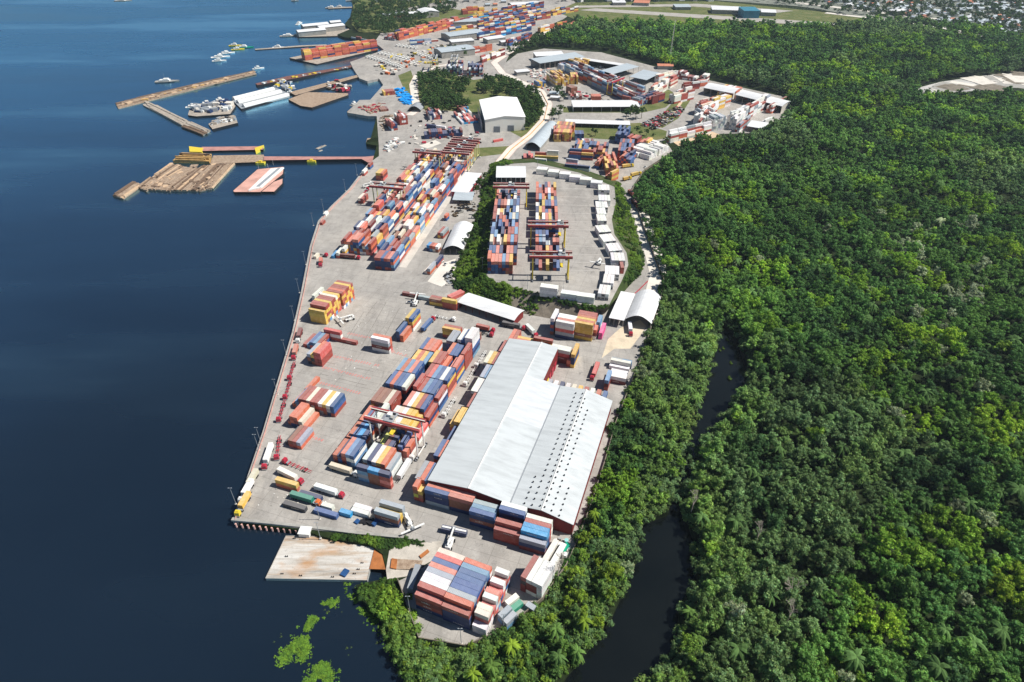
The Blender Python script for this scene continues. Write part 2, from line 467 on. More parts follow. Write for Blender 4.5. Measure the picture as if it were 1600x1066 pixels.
for i in range(12):
    t = i / 11; a = (872 + t * 10 , 282 + t * 140); b = (925 + t * 18, 283 + t * 141)
    A, B = px(a[0], a[1], 10.06), px(b[0], b[1], 10.06); d = (B - A); nr = Vector((d.y, -d.x, 0)).normalized() * .5
    m.add([A - nr, B - nr, B + nr, A + nr], [(0, 1, 2, 3)], plain("faded_bay_line", (176, 172, 166), .9, .2, .2, .5))
structure(m, "road_markings")

# ------------------------------------------------------------------ the raised yard with its banks
HZ = 10.0
T_ = [(835, 254), (800, 256), (783, 259), (775, 273), (778, 299), (767, 343), (762, 381), (760, 410), (759, 434), (772, 442), (796, 447), (842, 459), (868, 466), (894, 472), (924, 480), (951, 478),
      (972, 438), (982, 414), (979, 395), (960, 366), (956, 343), (962, 317), (960, 292), (905, 270)]
B_ = [(838, 246), (790, 250), (770, 258), (757, 283), (752, 305), (738, 355), (722, 395), (711, 425), (711, 447), (728, 462), (800, 488), (850, 497), (868, 500), (895, 506), (925, 512), (945, 490),
      (985, 445), (1003, 425), (1008, 405), (995, 360), (985, 330), (975, 305), (968, 284), (905, 262)]
m = MB(); m.poly(PL(T_, HZ), CONCRETE, z=HZ)
structure(m, "raised_yard")
m = MB(); mw = MB()
for i in range(len(T_)):
    j = (i + 1) % len(T_)
    a, b, c, d = px(*T_[i], HZ), px(*T_[j], HZ), px(*B_[j], -.2), px(*B_[i], -.2)
    (mw if 10 <= i <= 14 else m).add([a, d, c, b], [(0, 1, 2, 3)], STONE if 10 <= i <= 14 else GROUND)
structure(m, "yard_bank")
tag(mw.build("retaining_wall"), "grey eroded retaining wall below the raised container yard", "wall")
# ================================================================== shipping containers
TH_ = 2.59
PAL = {'r': (168, 74, 62), 'o': (206, 104, 70), 's': (214, 124, 106), 'm': (122, 50, 50), 'n': (34, 58, 108), 'b': (46, 92, 150), 'l': (104, 152, 192),
       'c': (0, 156, 214), 'w': (236, 236, 232), 'e': (226, 216, 196), 'g': (158, 170, 180), 'y': (226, 184, 78), 't': (0, 152, 122), 'L': (196, 202, 70),
       'p': (222, 66, 146), 'a': (146, 92, 70), 'd': (60, 62, 70), 'k': (214, 92, 86)}
CNAME = {'r': 'red brown', 'o': 'orange', 's': 'salmon', 'm': 'maroon', 'n': 'navy blue', 'b': 'blue', 'l': 'pale blue', 'c': 'bright blue', 'w': 'white', 'e': 'cream', 'g': 'grey',
         'y': 'yellow', 't': 'teal', 'L': 'lime', 'p': 'pink', 'a': 'brown', 'd': 'dark grey', 'k': 'coral red'}
MIX = "rrrrrooosmnnbbbbllwwweegyyak"
CONT = []        # dict(c=base centre, az=long axis, L, col, blk, bay, colno, tier(from top), along)
class Blk: pass
def add_c(c, az, L, col, **kw):
    d = dict(c=Vector(c), az=az, L=L, col=col, **kw); CONT.append(d); return d
def parse(tok):
    if tok == '-': return None
    head, _, rest = tok.partition(':')
    return head[0], int(head[1:]), rest
def bay(az, p, l, spec, blk, bayname='', L=12.19, z0=0.0, pitch=2.56, mixp=MIX, side='west'):
    """columns side by side (across), every container's long axis along az"""
    al, ac = frame(az)
    toks = spec.split()
    for i, tk in enumerate(toks):
        q = parse(tk)
        if not q: continue
        col, n, rest = q
        for t in range(n):
            cc = col if t == 0 else (rest[t - 1] if t - 1 < len(rest) else R.choice(mixp))
            base = ac * (p + (i + .5) * pitch) + al * (l + L / 2) + Vector((0, 0, z0 + (n - 1 - t) * TH_))
            add_c(base, az, L, cc, blk=blk, bay=bayname, no=i, ncol=len(toks), tier=t, ntier=n, kind='bay', side=side)
def rank(az, p, l, spec, blk, rankname='', L=12.19, z0=0.0, pitch=2.52, mixp=MIX):
    """rows one behind the other (along), every container's long axis across"""
    al, ac = frame(az)
    toks = spec.split()
    for i, tk in enumerate(toks):
        q = parse(tk)
        if not q: continue
        col, n, rest = q
        for t in range(n):
            cc = col if t == 0 else (rest[t - 1] if t - 1 < len(rest) else R.choice(mixp))
            base = al * (l + (i + .5) * pitch) + ac * (p + L / 2) + Vector((0, 0, z0 + (n - 1 - t) * TH_))
            add_c(base, az + 90, L, cc, blk=blk, bay=rankname, no=i, ncol=len(toks), tier=t, ntier=n, kind='rank')
Y = 18.7
FT20 = 6.06
# ---- the gantry crane block: two strips of bays, first bay nearest the camera end
B = 'gantry crane block'
S1, S2 = 'river strip', 'shed strip'
LB = [187.2, 200.8, 214.2, 227.8, 241.2, 254.0, 267.0, 280.2, 293.2]
W_ = -160.6; E_ = -143.0
def rtg(i, a, b):
    if a: bay(Y, W_, LB[i], a, B + ' ' + S1, ORD[i])
    if b: bay(Y, E_, LB[i], b, B + ' ' + S2, ORD[i])
rtg(0, "o3:rr n3 s4:rm l4 b4:wl", "w4 n4 w4:ra y4:ra o4:orr g3:ww")
rtg(1, "o3 b3 c3:rr n3 - -", "L2 m2 n2 - - b4:rro o3:rw")
rtg(2, "o3 b3 g3 s3:oo w5:gws -", "w5 e5 w5 y5 y5:y y4:rr k2:w")
rtg(3, "a4 a4 a4 e4 r4:rr -", "- s5 w5 y5 r5:on b5:rbr r3:no")
rtg(4, "- b5 o5 b5 b5:bnr w5:mnn -", "- r6 r5 l5 b5 b5:rwn r4:wn")
rtg(5, "- l5 o5 l5 s5 b5:nbb -", "- r5 k5 l5 b5 w5 b5:yrr")
rtg(6, "- - y4 o4 y4 l4:bn -", "y5 r5 r5:mr o4 - s4:br s5:bry")
rtg(7, "- - b4 o4 s4 o4 -", "- - o4 b4 b4 - r5:rrrr")
rtg(8, "- - - - - - -", "g4:bb g4:bb - w5 b5 w6:wwbn w6:wwbn")
bay(Y, E_ + 7 * 2.56 - 18.6, 180.4, "b3:lg", 'crosswise trio before the gantry block', '', L=2.5, pitch=6.2)
CONT.pop(); CONT.pop(); CONT.pop()
for i, (c0, lower) in enumerate((('n', 'lg'), ('c', 'aa'), ('n', 'rs'))):
    for t in range(4 - (i == 9)):
        al, ac = frame(Y)
        add_c(ac * (-143.5 + 6.2 * i + 3.1) + al * 183.0 + Vector((0, 0, (3 - t) * TH_)), Y + 90, FT20, c0 if t == 0 else lower[(t - 1) % 2], blk='crosswise short trio before the gantry block', bay='', no=i, ncol=3, tier=t, ntier=4, kind='bay')
rank(Y, -152.5, 308.0, "y3:yr r3:or", 'crosswise pair behind the gantry block')
rank(Y, -140, 312.5, "a2:r", 'crosswise single behind the gantry block')
# ---- row along the long warehouse wall
B = 'row along the warehouse'
for i, (l, s, p) in enumerate(((184.4, "g4 o4 b4", -112.6), (201.0, "b4 o4", -110.2), (214.6, "b3", -109.4), (227.0, "y3 y4 y4", -112.6), (240.2, "r4", -107.9), (253.4, "w4 w4", -110.6), (266.6, "g4 l4:nl", -110.3), (280.0, "e4 y4 r4", -113.0), (293.2, "r4", -108.2), (306.4, "o4:rr r4", -106.5))):
    bay(Y, p, l, s, B, ORD[i])
rank(Y, -103.0, 307.4, "o4:oy y4:om", 'stacks behind the far warehouse gable', 'left')
rank(Y, -90.6, 307.4, "y4:yo r5:mr", 'stacks behind the far warehouse gable', 'right')
rank(Y, -78.4, 306.4, "w4:kmm w4:k", 'white topped stack behind the warehouse corner')
bay(Y, -67.4, 304.3, "o2 -", 'tilted stack by the warehouse corner')
bay(Y, -65.0, 304.3, "y4:nny", 'yellow topped slab by the warehouse corner')
# ---- row before the warehouse front
bay(Y, -111.4, 179.4, "o4:aLr y3:ar", 'end on pair at the warehouse front corner', L=FT20)
rank(Y, -105.0, 179.2, "b4:nng o4:rr", 'blue stack before the warehouse front')
rank(Y, -92.6, 179.4, "s4:aan s4:rr", 'salmon stack before the warehouse front')
rank(Y, -80.0, 174.4, "b4:nan l4:nn g4:aa", 'grey and blue stack before the warehouse front')
rank(Y, -66.6, 170.4, "r3:rr r4:rr - b5:nbl w5", 'red brown stack before the warehouse front')
rank(Y, -54.0, 169.4, "g3:nm c4:nln c4:lnb r4:kr w4:ww", 'bright blue stack before the warehouse front')
# ---- headland stacks
H_ = 22.6
rank(H_, -94.0, 121.8, "r4:mrn r5 w5 w5 g5 s5 b5 k5 e5", 'red and white headland stack')
rank(H_, -81.4, 121.6, "r4:nnn o5:mrr g5 b5 b5 b5 b5 l5 o5", 'blue headland stack')
rank(H_, -68.0, 121.6, "w2:wg e4:rww e4:kw k3 w4:gwk s4 k3 w4:wko r3 w4:kg", 'narrow headland stack', L=FT20)
HT = 25.5
def at_frame(az, x, y, t):
    al, ac = frame(az); v = px(x, y, t * TH_); return v.dot(ac), v.dot(al)
p_, l_ = at_frame(29.5, 813.3, 900, 4)
bay(29.5, p_, l_, "r4:dmm w4:mmw w4:mmw w4:www", 'brown and white tower on the headland')
p_, l_ = at_frame(29, 848, 873.5, 1)
bay(29, p_, l_, "w1 -  w1", 'long white trailers by the warehouse corner', pitch=1.9)
for (x, y, t, az, c, n, L, nm) in ((800, 936, 1, 50, 'w', 1, FT20, 'white'), (806, 946, 1, 50, 't', 1, FT20, 'teal'), (789, 955, 2, 45, 'g', 2, FT20, 'grey pair'), (797, 964, 2, 45, 'g', 2, FT20, 'second grey'), (829, 946, 1, 125, 'g', 1, 4, 'small grey')):
    v = px(x, y, t * TH_)
    for k in range(n): add_c((v.x, v.y, (n - 1 - k) * TH_), az, L, c if k == 0 else 'l', blk='loose ' + nm + ' box by the headland tower', bay='', no=0, ncol=1, tier=k, ntier=n, kind='one')
# ---- river side of the apron
B = 'yellow and red crosswise wall'
rank(Y, -245.0, 295.8, "y4:yyy r5:yry r5:yry y5:yor r5:ryy r5:yyr e5:yyy y5:ryo", B, 'front half')
rank(Y, -243.6, 316.4, "r5:yor o5:yry r5:oyy r5:yyr y5:oyy r5:yor", B, 'back half')
bay(Y, -258.0, 318.0, "w2:g", 'pale slab behind the yellow wall')
rank(Y, -252, 318.5, "w3:wg", 'white box behind the yellow wall', L=FT20)
rank(Y, -225.0, 281.8, "k3:wr", 'coral stack by the river')
rank(Y, -214.0, 281.6, "r1", 'single red brown box by the coral stack')
bay(Y, -233.6, 269.6, "r1 l1 b2 l2 r2:b", 'row below the coral stack')
bay(Y, -220.8, 255.6, "g3:ad y3:da o4:krr k4:krr", 'coral sided stack below it')
rank(Y, -189.6, 280.4, "w4:gmw o4:ork", 'small white and orange stack')
bay(Y, -179.4, 294.8, "b3:bn o2:o", 'slim blue stack by the trailers')
bay(Y, -178.6, 307.4, "y4:yn b4:yo", 'slim yellow and blue stack')
B = 'many coloured stack on the apron'
bay(Y, -207.2, 218.4, "o1 l2:g r3:rr r3 e3 r3 r3:ra w3:rg y3:ra w3:gn b3:brn", B)
bay(Y, -207.6, 232.0, "o1", 'single orange box by the many coloured stack')
bay(Y, -201.0, 205.2, "o1 - ", 'low orange box below it')
bay(Y, -198.4, 204.4, "o3:on o3:rn e2:o o1", 'orange stack near the quay')
bay(Y, -190.4, 190.6, "a2:r r2:ro g2:o", 'brown and grey stack near the quay')
bay(Y, -193.2, 191.2, "d1", 'dark box by the brown stack')
# ---- south cluster
rank(Y, -180.4, 165.0, "y2:on", 'yellow pair beside the southern trailers')
rank(Y, -166.0, 163.2, "n1", 'blue box beside the yellow pair')
rank(Y, -169.8, 155.2, "d1", 'dark flat box at the southern edge')
rank(Y, -123.2, 162.0, "g3:an y2:yo g3:gg", 'grey and yellow stack at the southern edge')
rank(Y, -153.4, 156.6, "b1", 'tarped blue box at the southern edge')
rank(Y, -151.6, 160.2, "w1", 'small white box at the southern edge', L=FT20)
rank(Y, -141.2, 159.6, "c1", 'cyan striped box at the southern edge', L=FT20)
rank(Y, -136.4, 162.2, "w1 w1", 'white pair at the southern edge', L=9.0)
# ---- below the raised yard
rank(Y, -82.4, 331.8, "w5:wkg s5 w5 w5 g4", 'white stack below the retaining wall')
bay(Y, -86.6, 334.0, "w5", 'upright white stack end below the retaining wall')
rank(Y, -70.6, 334.6, "y5:yyay o5 y5 o5 r5 r5", 'yellow stack below the retaining wall')
bay(Y, -58.8, 337.4, "o3:mw -", 'orange end box beside the yellow stack', L=FT20)
bay(Y, -58.6, 347.0, "l3", 'pale blue box beside the yellow stack', L=9)
bay(Y, -55.0, 339.0, "p2:p", 'pink box beside the yellow stack')
for i, (c, n) in enumerate((('g', 1), ('w', 1), ('n', 1), ('w', 1), ('e', 1), ('y', 1), ('r', 1), ('w', 1), ('o', 1), ('b', 1))):
    al, ac = frame(Y)
    add_c(ac * (-72 + i * 3.7) + al * 281.0 + Vector((0, 0, .9)), Y, 9.5, c, blk='parked row behind the warehouse', bay='', no=i, ncol=10, tier=0, ntier=1, kind='bay')
rank(Y, -41.6, 314.4, "g2:n", 'grey blue pair by the fence', L=FT20)
rank(Y, -35.0, 314.4, "l2:n", 'pale blue pair by the fence', L=FT20)
rank(Y, -41.8, 310.8, "w1 w2:g", 'white pair by the fence')
rank(Y, -39.4, 298.0, "w2:mm w2:mm w2:g", 'white stack among the trees', L=10)
bay(Y, -40.8, 290.0, "l3:mr", 'pale blue end box among the trees', L=10)
bay(Y, -50.3, 298.6, "k1", 'coral box on the parked red truck', z0=1.2)
CONT[-1]['blk'] = 'box on the parked red truck'
rank(Y, -200.8, 345.6, "m1", 'maroon box before the open shed')
rank(Y, -188.0, 344.8, "g1", 'pale box behind the stacker', L=10)
rank(Y, -177.2, 341.0, "a2:y r2", 'dark stack before the open shed', L=10)
rank(Y, -166.8, 339.9, "y3:rr", 'yellow stack before the open shed', L=10.8)
bay(48, *at_frame(48, 699, 466, 0), "k1 k1", 'red boxes before the open shed')
# ---- at the foot of the green bank
for (x, y, t, az, s, L, nm) in ((667, 392, 1, Y, "c2 r2 o2 w2", FT20, 'four boxes near the arched shed'), (679, 418, 1, Y, "n2:r", 12.19, 'blue box near the arched shed'), (663, 428, 1, Y, "e1 g2", 12.19, 'pale pair near the arched shed'), (694, 345, 1, Y, "o2:b", 6, 'orange box near the lean to'),
                               (684, 372, 1, Y, "r2 g2", 12.19, 'red and grey pair near the arched shed')):
    p_, l_ = at_frame(az, x, y, 0); bay(az, p_, l_, s, nm, L=L)
# ---- quay edge boxes
for (x, y, c, n, nm) in ((575, 265, 'r', 2, 'red pair at the pier root'), (566, 275, 'w', 2, 'pale pair at the pier root'), (500, 352, 'r', 1, 'red box by the quay edge'), (505, 338, 'w', 1, 'white box by the quay edge'), (490, 405, 'e', 1, 'cream box by the quay edge')):
    p_, l_ = at_frame(12, x, y, 0); bay(12, p_, l_, f"{c}{n}", nm, L=FT20 if n == 1 else 9)

# ---- the raised yard: two gantry blocks and the white refrigerated stacks
HY = 1.9
NIND_ZONES = len(CONT)
def randspec(n, lo, hi, pal=MIX, gap=.05):
    return ' '.join('-' if R.random() < gap else R.choice(pal) + str(R.randint(lo, hi)) for _ in range(n))
pl, ll = at_frame(HY, 762, 428, HZ / TH_)
for i in range(10):
    if i == 0: s = "o5 s4 s4 s4 l4 s4 y4 -"
    elif i == 1: s = "b4 b4 s4 n4 - s4 s4 n4"
    else: s = ' '.join(R.choice("ssoorrbbllnwey") + str(R.choice((4, 5, 5))) for _ in range(8))
    if i in (3, 8): s = s[:6] + 'n2' + s[8:]
    bay(HY, pl, ll + i * 12.9, s, 'western raised yard block', ORD[i], z0=HZ, pitch=2.62, mixp="nnbbrram")
pr, lr = at_frame(HY, 836, 423, HZ / TH_)
for i in range(11):
    if i == 0: s = "n2:br r1 - y2:y - n3:br b1"
    elif i == 1: s = "r3 r3 - y3 r3 - b3"
    elif i == 3: s = "b3 b3 n3 b3 - - n2"
    elif i == 4: s = "b4 n4 b4 s4 y4 n4 s4"
    else: s = ' '.join(R.choice("ssoorrbblnwyg") + str(R.choice((3, 4, 4))) for _ in range(7))
    bay(HY, pr, lr + i * 12.9, s, 'eastern raised yard block', ORD[i], z0=HZ, pitch=2.62, mixp="nnbbrram")
REEF = []
def reef(x, y, t, az, wide, nm, L=12.19, cross=False):
    v = px(x, y, HZ + t * TH_); al, ac = frame(az); n0 = len(CONT)
    sp = ' '.join(f"w{t}:" + 'w' * t for _ in range(wide))
    (rank if cross else bay)(az, v.dot(ac), v.dot(al), sp, nm, L=L, z0=HZ)
    for d in CONT[n0:]: d['reefer'] = True
def zz(x, y): return 690 + x / 4.265, 240 + y / 4.265
for i, (x, y) in enumerate(((630, 92), (707, 108), (783, 122), (850, 142), (920, 160), (992, 182))): reef(*zz(x, y + 12), 2, 14, 3, f'{ORD[i]} white stack atop raised yard', L=10.4, cross=True); 
for i, (x, y, az, wd) in enumerate(((1045, 242, 4, 4), (1048, 312, 4, 4), (1030, 358, 2, 4), (1038, 402, 0, 3), (1040, 448, 0, 3), (1050, 525, -10, 4), (1080, 588, -12, 4), (1118, 650, -8, 4), (1133, 712, 2, 4), (1088, 800, 8, 4), (1072, 858, 12, 3), (1040, 930, 14, 3))):
    reef(*zz(x, y), 2, az, wd, f'{ORD[i]} white stack along yard road')
for i, (x, y) in enumerate(((655, 888), (793, 930), (898, 946))): reef(*zz(x, y), 3 if i == 0 else 2, 14, 2, f'{ORD[i]} white stack above retaining wall', cross=True)
bay(HY, *at_frame(HY, 969, 428, HZ / TH_), "r2", 'red box behind the white stacks', L=9, z0=HZ)

# ---- north block by the quay, two strips
NB = 11.9
pa, la = at_frame(NB, 617, 424, 0); pb, _ = at_frame(NB, 718, 258, 0)
for i in range(19):
    l = la + i * 12.75
    if i == 0: bay(NB, pa - 6 * 2.6, l, "r4:nnm r4:nnm b4:nn r4:nn s4:nn b4:oln", 'north quay block', ORD[i % 20])
    else:
        hi = R.choice((4, 5, 5))
        bay(NB, pa - 7 * 2.6, l, randspec(7, hi - 2, hi, gap=.03), 'north quay block', ORD[i])
pc, lc = at_frame(NB, 566, 398, 0)
for i in range(17):
    l = lc + i * 12.75
    n = 10
    bay(NB, pc - n * 2.6 + 9, l, randspec(n, 3, R.choice((4, 5, 5)), gap=.05), 'north quay block river strip', ORD[i])
for (x, y, s) in ((518, 404, "c1"), (526, 404, "w2"), (536, 402, "w3"), (588, 282, "y3 y3 o3"), (560, 318, "e2 r2")):
    p_, l_ = at_frame(NB, x, y, 0); bay(NB, p_, l_, s, 'boxes beside the north block')
# ---- beyond the raised yard
def fill(x0, y0, x1, y1, rows, lo, hi, pal=MIX, gap=.08, name='far stacks', along=True, z0=0.0, L=12.19):
    """stacks standing in a line from one ground point to another"""
    a, b = px(x0, y0, z0), px(x1, y1, z0); d = b - a; az = math.degrees(math.atan2(d.x, d.y)); al, ac = frame(az)
    if along:
        n = max(1, int(d.length / (L + .6)))
        for i in range(n): bay(az, a.dot(ac), a.dot(al) + i * (L + .6), randspec(rows, lo, hi, pal, gap), name, L=L, z0=z0, mixp=pal)
    else:
        n = max(1, int(d.length / 2.56))
        for r_ in range(rows):
            bay(az - 90, a.dot(frame(az - 90)[1]), a.dot(frame(az - 90)[0]) + r_ * (L + .6), randspec(n, lo, hi, pal, gap), name, L=L, z0=z0, mixp=pal)
fill(836, 254, 860, 256, 1, 2, 3, "wgy", name='far stacks')
fill(885, 262, 930, 268, 2, 2, 4, "wwlbrrg")
fill(925, 262, 945, 245, 3, 2, 3, "roob")
fill(945, 282, 965, 272, 3, 2, 4, "oyro")
fill(866, 222, 880, 222, 2, 3, 4, "oyya", along=False)
fill(898, 220, 914, 220, 1, 3, 3, "nbl", along=False)
fill(895, 246, 950, 250, 2, 3, 4, "yyobbnr", along=False)
fill(960, 224, 978, 226, 2, 4, 5, "nb", along=False); fill(978, 228, 1016, 236, 1, 3, 4, "rmyno", along=False)
fill(966, 258, 988, 262, 2, 3, 4, "obn", along=False)
fill(1012, 252, 1045, 236, 2, 2, 3, "w", along=False)
fill(1042, 222, 1112, 205, 2, 3, 4, "wwwgro", gap=0)
fill(1085, 205, 1105, 180, 3, 4, 6, "wwweor"); fill(1112, 205, 1132, 203, 2, 4, 5, "wwg", along=False)
fill(1045, 160, 1075, 150, 3, 3, 5, "wwer"); fill(1085, 175, 1128, 165, 3, 4, 6, "wwryo"); fill(1135, 190, 1165, 182, 3, 3, 5, "wwwg"); fill(1148, 206, 1165, 192, 2, 3, 4, "wrg")
fill(1168, 178, 1195, 165, 2, 3, 5, "wwgr"); fill(1140, 148, 1172, 158, 1, 2, 3, "nwrl", along=False); fill(1205, 170, 1222, 165, 2, 2, 4, "roab")
fill(1180, 200, 1210, 186, 2, 2, 3, "wwr")
fill(880, 105, 1000, 160, 3, 3, 4, "rmrgwnw", gap=.03); fill(885, 100, 1010, 148, 2, 3, 4, "rmgwlw", gap=.03); fill(1000, 158, 1020, 164, 2, 3, 4, "nrm", along=False)
fill(905, 108, 922, 104, 2, 3, 4, "yya", along=False); fill(868, 136, 890, 134, 3, 4, 5, "yyea", along=False); fill(892, 132, 905, 132, 2, 4, 4, "yyo", along=False)
fill(892, 150, 903, 148, 1, 4, 4, "a", along=False); fill(840, 138, 855, 136, 1, 3, 3, "yb", along=False); fill(888, 156, 910, 156, 1, 2, 3, "war", along=False); fill(924, 157, 942, 157, 1, 2, 2, "o", along=False)
fill(1022, 128, 1062, 116, 3, 3, 4, "ewws"); fill(1050, 122, 1105, 130, 1, 2, 4, "wrm", along=False)
fill(836, 248, 874, 250, 2, 2, 4, "wgyr"); fill(864, 220, 894, 222, 3, 4, 4, "ooyay", along=False); fill(884, 264, 926, 268, 3, 3, 4, "wwlbrrgn"); fill(890, 246, 946, 250, 2, 3, 4, "yyobbnrr", gap=.02)
fill(946, 274, 968, 274, 3, 3, 4, "oyor", along=False); fill(964, 250, 990, 252, 3, 4, 4, "obnr", along=False); fill(904, 240, 930, 240, 2, 2, 3, "rmw", along=False)
fill(890, 113, 1002, 166, 3, 4, 5, "rmgwnwgl", gap=.02); fill(878, 110, 890, 116, 3, 3, 4, "gwl"); fill(996, 168, 1016, 160, 2, 3, 4, "nrmg", along=False)
fill(1012, 150, 1052, 128, 4, 3, 5, "eewwsr"); fill(1044, 160, 1084, 150, 4, 4, 6, "wwwer"); fill(1084, 178, 1132, 162, 4, 5, 6, "wwyoer", gap=.03); fill(1082, 197, 1113, 174, 3, 5, 6, "wwwwr", gap=.02)
fill(1042, 221, 1112, 205, 1, 5, 5, "wwwwgr", gap=0); fill(1110, 205, 1134, 202, 3, 5, 6, "wwwg", along=False, gap=0); fill(1138, 202, 1164, 178, 3, 5, 6, "wwwwg", gap=.02); fill(1160, 184, 1197, 162, 3, 4, 6, "wwwgr", gap=.03)
fill(1064, 140, 1108, 134, 3, 3, 4, "wwrmo"); fill(1196, 176, 1226, 160, 3, 3, 4, "roaw"); fill(1120, 150, 1150, 156, 2, 3, 4, "wyor", along=False)
# around and beyond the white shed
fill(612, 205, 625, 203, 2, 3, 4, "rrwn", along=False); fill(625, 196, 640, 194, 2, 3, 4, "rrw", along=False); fill(672, 188, 692, 186, 2, 2, 3, "wrnrk", along=False)
fill(664, 218, 724, 214, 1, 2, 3, "nnmnr", along=False); fill(668, 200, 712, 206, 1, 1, 2, "nwcwr"); fill(722, 195, 748, 192, 3, 1, 2, "wwkrc", along=False); fill(722, 180, 740, 178, 2, 2, 2, "mrc", along=False)
fill(770, 222, 790, 218, 1, 1, 1, "ko"); fill(818, 250, 835, 250, 1, 1, 2, "k", along=False)
for (x, y, n_) in ((698, 118, 10), (730, 120, 9)): fill(x, y, x + 26, y, 3, 4, 5, "rmnbwg", along=False)
ORANGES = "ooooorryokn"
fill(616, 62, 714, 38, 5, 4, 6, ORANGES, gap=.02); fill(690, 44, 745, 34, 4, 3, 5, "rwyobmo"); fill(780, 40, 860, 26, 5, 4, 5, "nbmmrrwcya"); fill(860, 24, 905, 16, 3, 3, 5, "rmbwy"); fill(640, 70, 690, 66, 2, 2, 3, "wrgbl"); fill(790, 72, 830, 58, 3, 3, 4, "mrrwnb"); fill(700, 52, 760, 44, 3, 3, 4, "rwyobm"); fill(716, 86, 775, 76, 3, 3, 4, "rroownyb"); fill(750, 98, 790, 84, 2, 3, 4, "rmwy")
for k in range(6): fill(745, 62 - k * 7, 830 + k * 4, 46 - k * 7, 3, 3, 5, "nnbbmrrwcy")
fill(720, 22, 760, 18, 4, 3, 5, "yyoor"); fill(840, 50, 868, 44, 3, 3, 4, "yyow"); fill(868, 44, 905, 38, 2, 2, 4, "yao"); fill(600, 62, 618, 64, 2, 2, 3, "rgm", along=False); fill(550, 60, 585, 66, 1, 1, 2, "grm")
# container barge at the far pier
BARGE_BOXES = (478, 86, 588, 74)
fill(472, 92, 588, 75, 6, 4, 6, ORANGES, gap=.0, z0=-1.0, name='boxes on the container barge')
# yard by the blue tarpaulins
fill(595, 175, 612, 173, 1, 1, 1, "am", along=False); fill(600, 150, 618, 148, 1, 1, 2, "ryr", along=False)

# ------------------------------------------------------------------ which containers can be seen, and how large
GRID = {}
def key(v): return (int(v.x // 6), int(v.y // 6))
for d in CONT:
    for dx in (-6, 0, 6):
        for dy in (-6, 0, 6): GRID.setdefault((int((d['c'].x + dx) // 6), int((d['c'].y + dy) // 6)), set()).add(id(d))
BYID = {id(d): d for d in CONT}
def blocked(pt, me):
    for i in GRID.get(key(pt), ()):
        if i == me: continue
        d = BYID[i]
        if not (d['c'].z <= pt.z <= d['c'].z + TH_): continue
        al, ac = frame(d['az']); r = pt - d['c']
        if abs(r.dot(al)) < d['L'] / 2 and abs(r.dot(ac)) < 1.24: return True
    return False
CAMP = Vector((0, 0, CAMH))
for d in CONT:
    al, ac = frame(d['az']); c = d['c'] + Vector((0, 0, TH_ / 2)); L = d['L']; vis = 0.0; ex = 0
    for nrm, half, area in ((Vector((0, 0, 1)), TH_ / 2, L * 2.44), (al, L / 2, 6.3), (-al, L / 2, 6.3), (ac, 1.22, L * TH_), (-ac, 1.22, L * TH_)):
        f = c + nrm * half; q = f + nrm * (.9 if nrm.z == 0 else .5)
        fr = 1.0
        if abs(nrm.dot(ac)) > .9: fr = sum(not blocked(q + al * (L * k), id(d)) for k in (-.3, 0, .3)) / 3
        elif blocked(q, id(d)): fr = 0
        if fr == 0: continue
        ex += 1
        v = CAMP - f; cs = nrm.dot(v.normalized())
        if cs > 0: vis += fr * area * cs / v.length_squared
    X, Yp = proj(c)
    if not (-30 < X < 1630 and -30 < Yp < 1100): vis *= .02
    d['vis'], d['ex'] = vis, ex
SEEN = [d for d in CONT if d['ex']]
BOXES = sorted((d for d in SEEN if not d.get('reefer')), key=lambda d: -d['vis'])
REEFS = sorted((d for d in SEEN if d.get('reefer')), key=lambda d: -d['vis'])
NMAX = 298
ONES, REST = BOXES[:NMAX], BOXES[NMAX:]
print("containers", len(CONT), "exposed", len(SEEN), "reefers", len(REEFS))

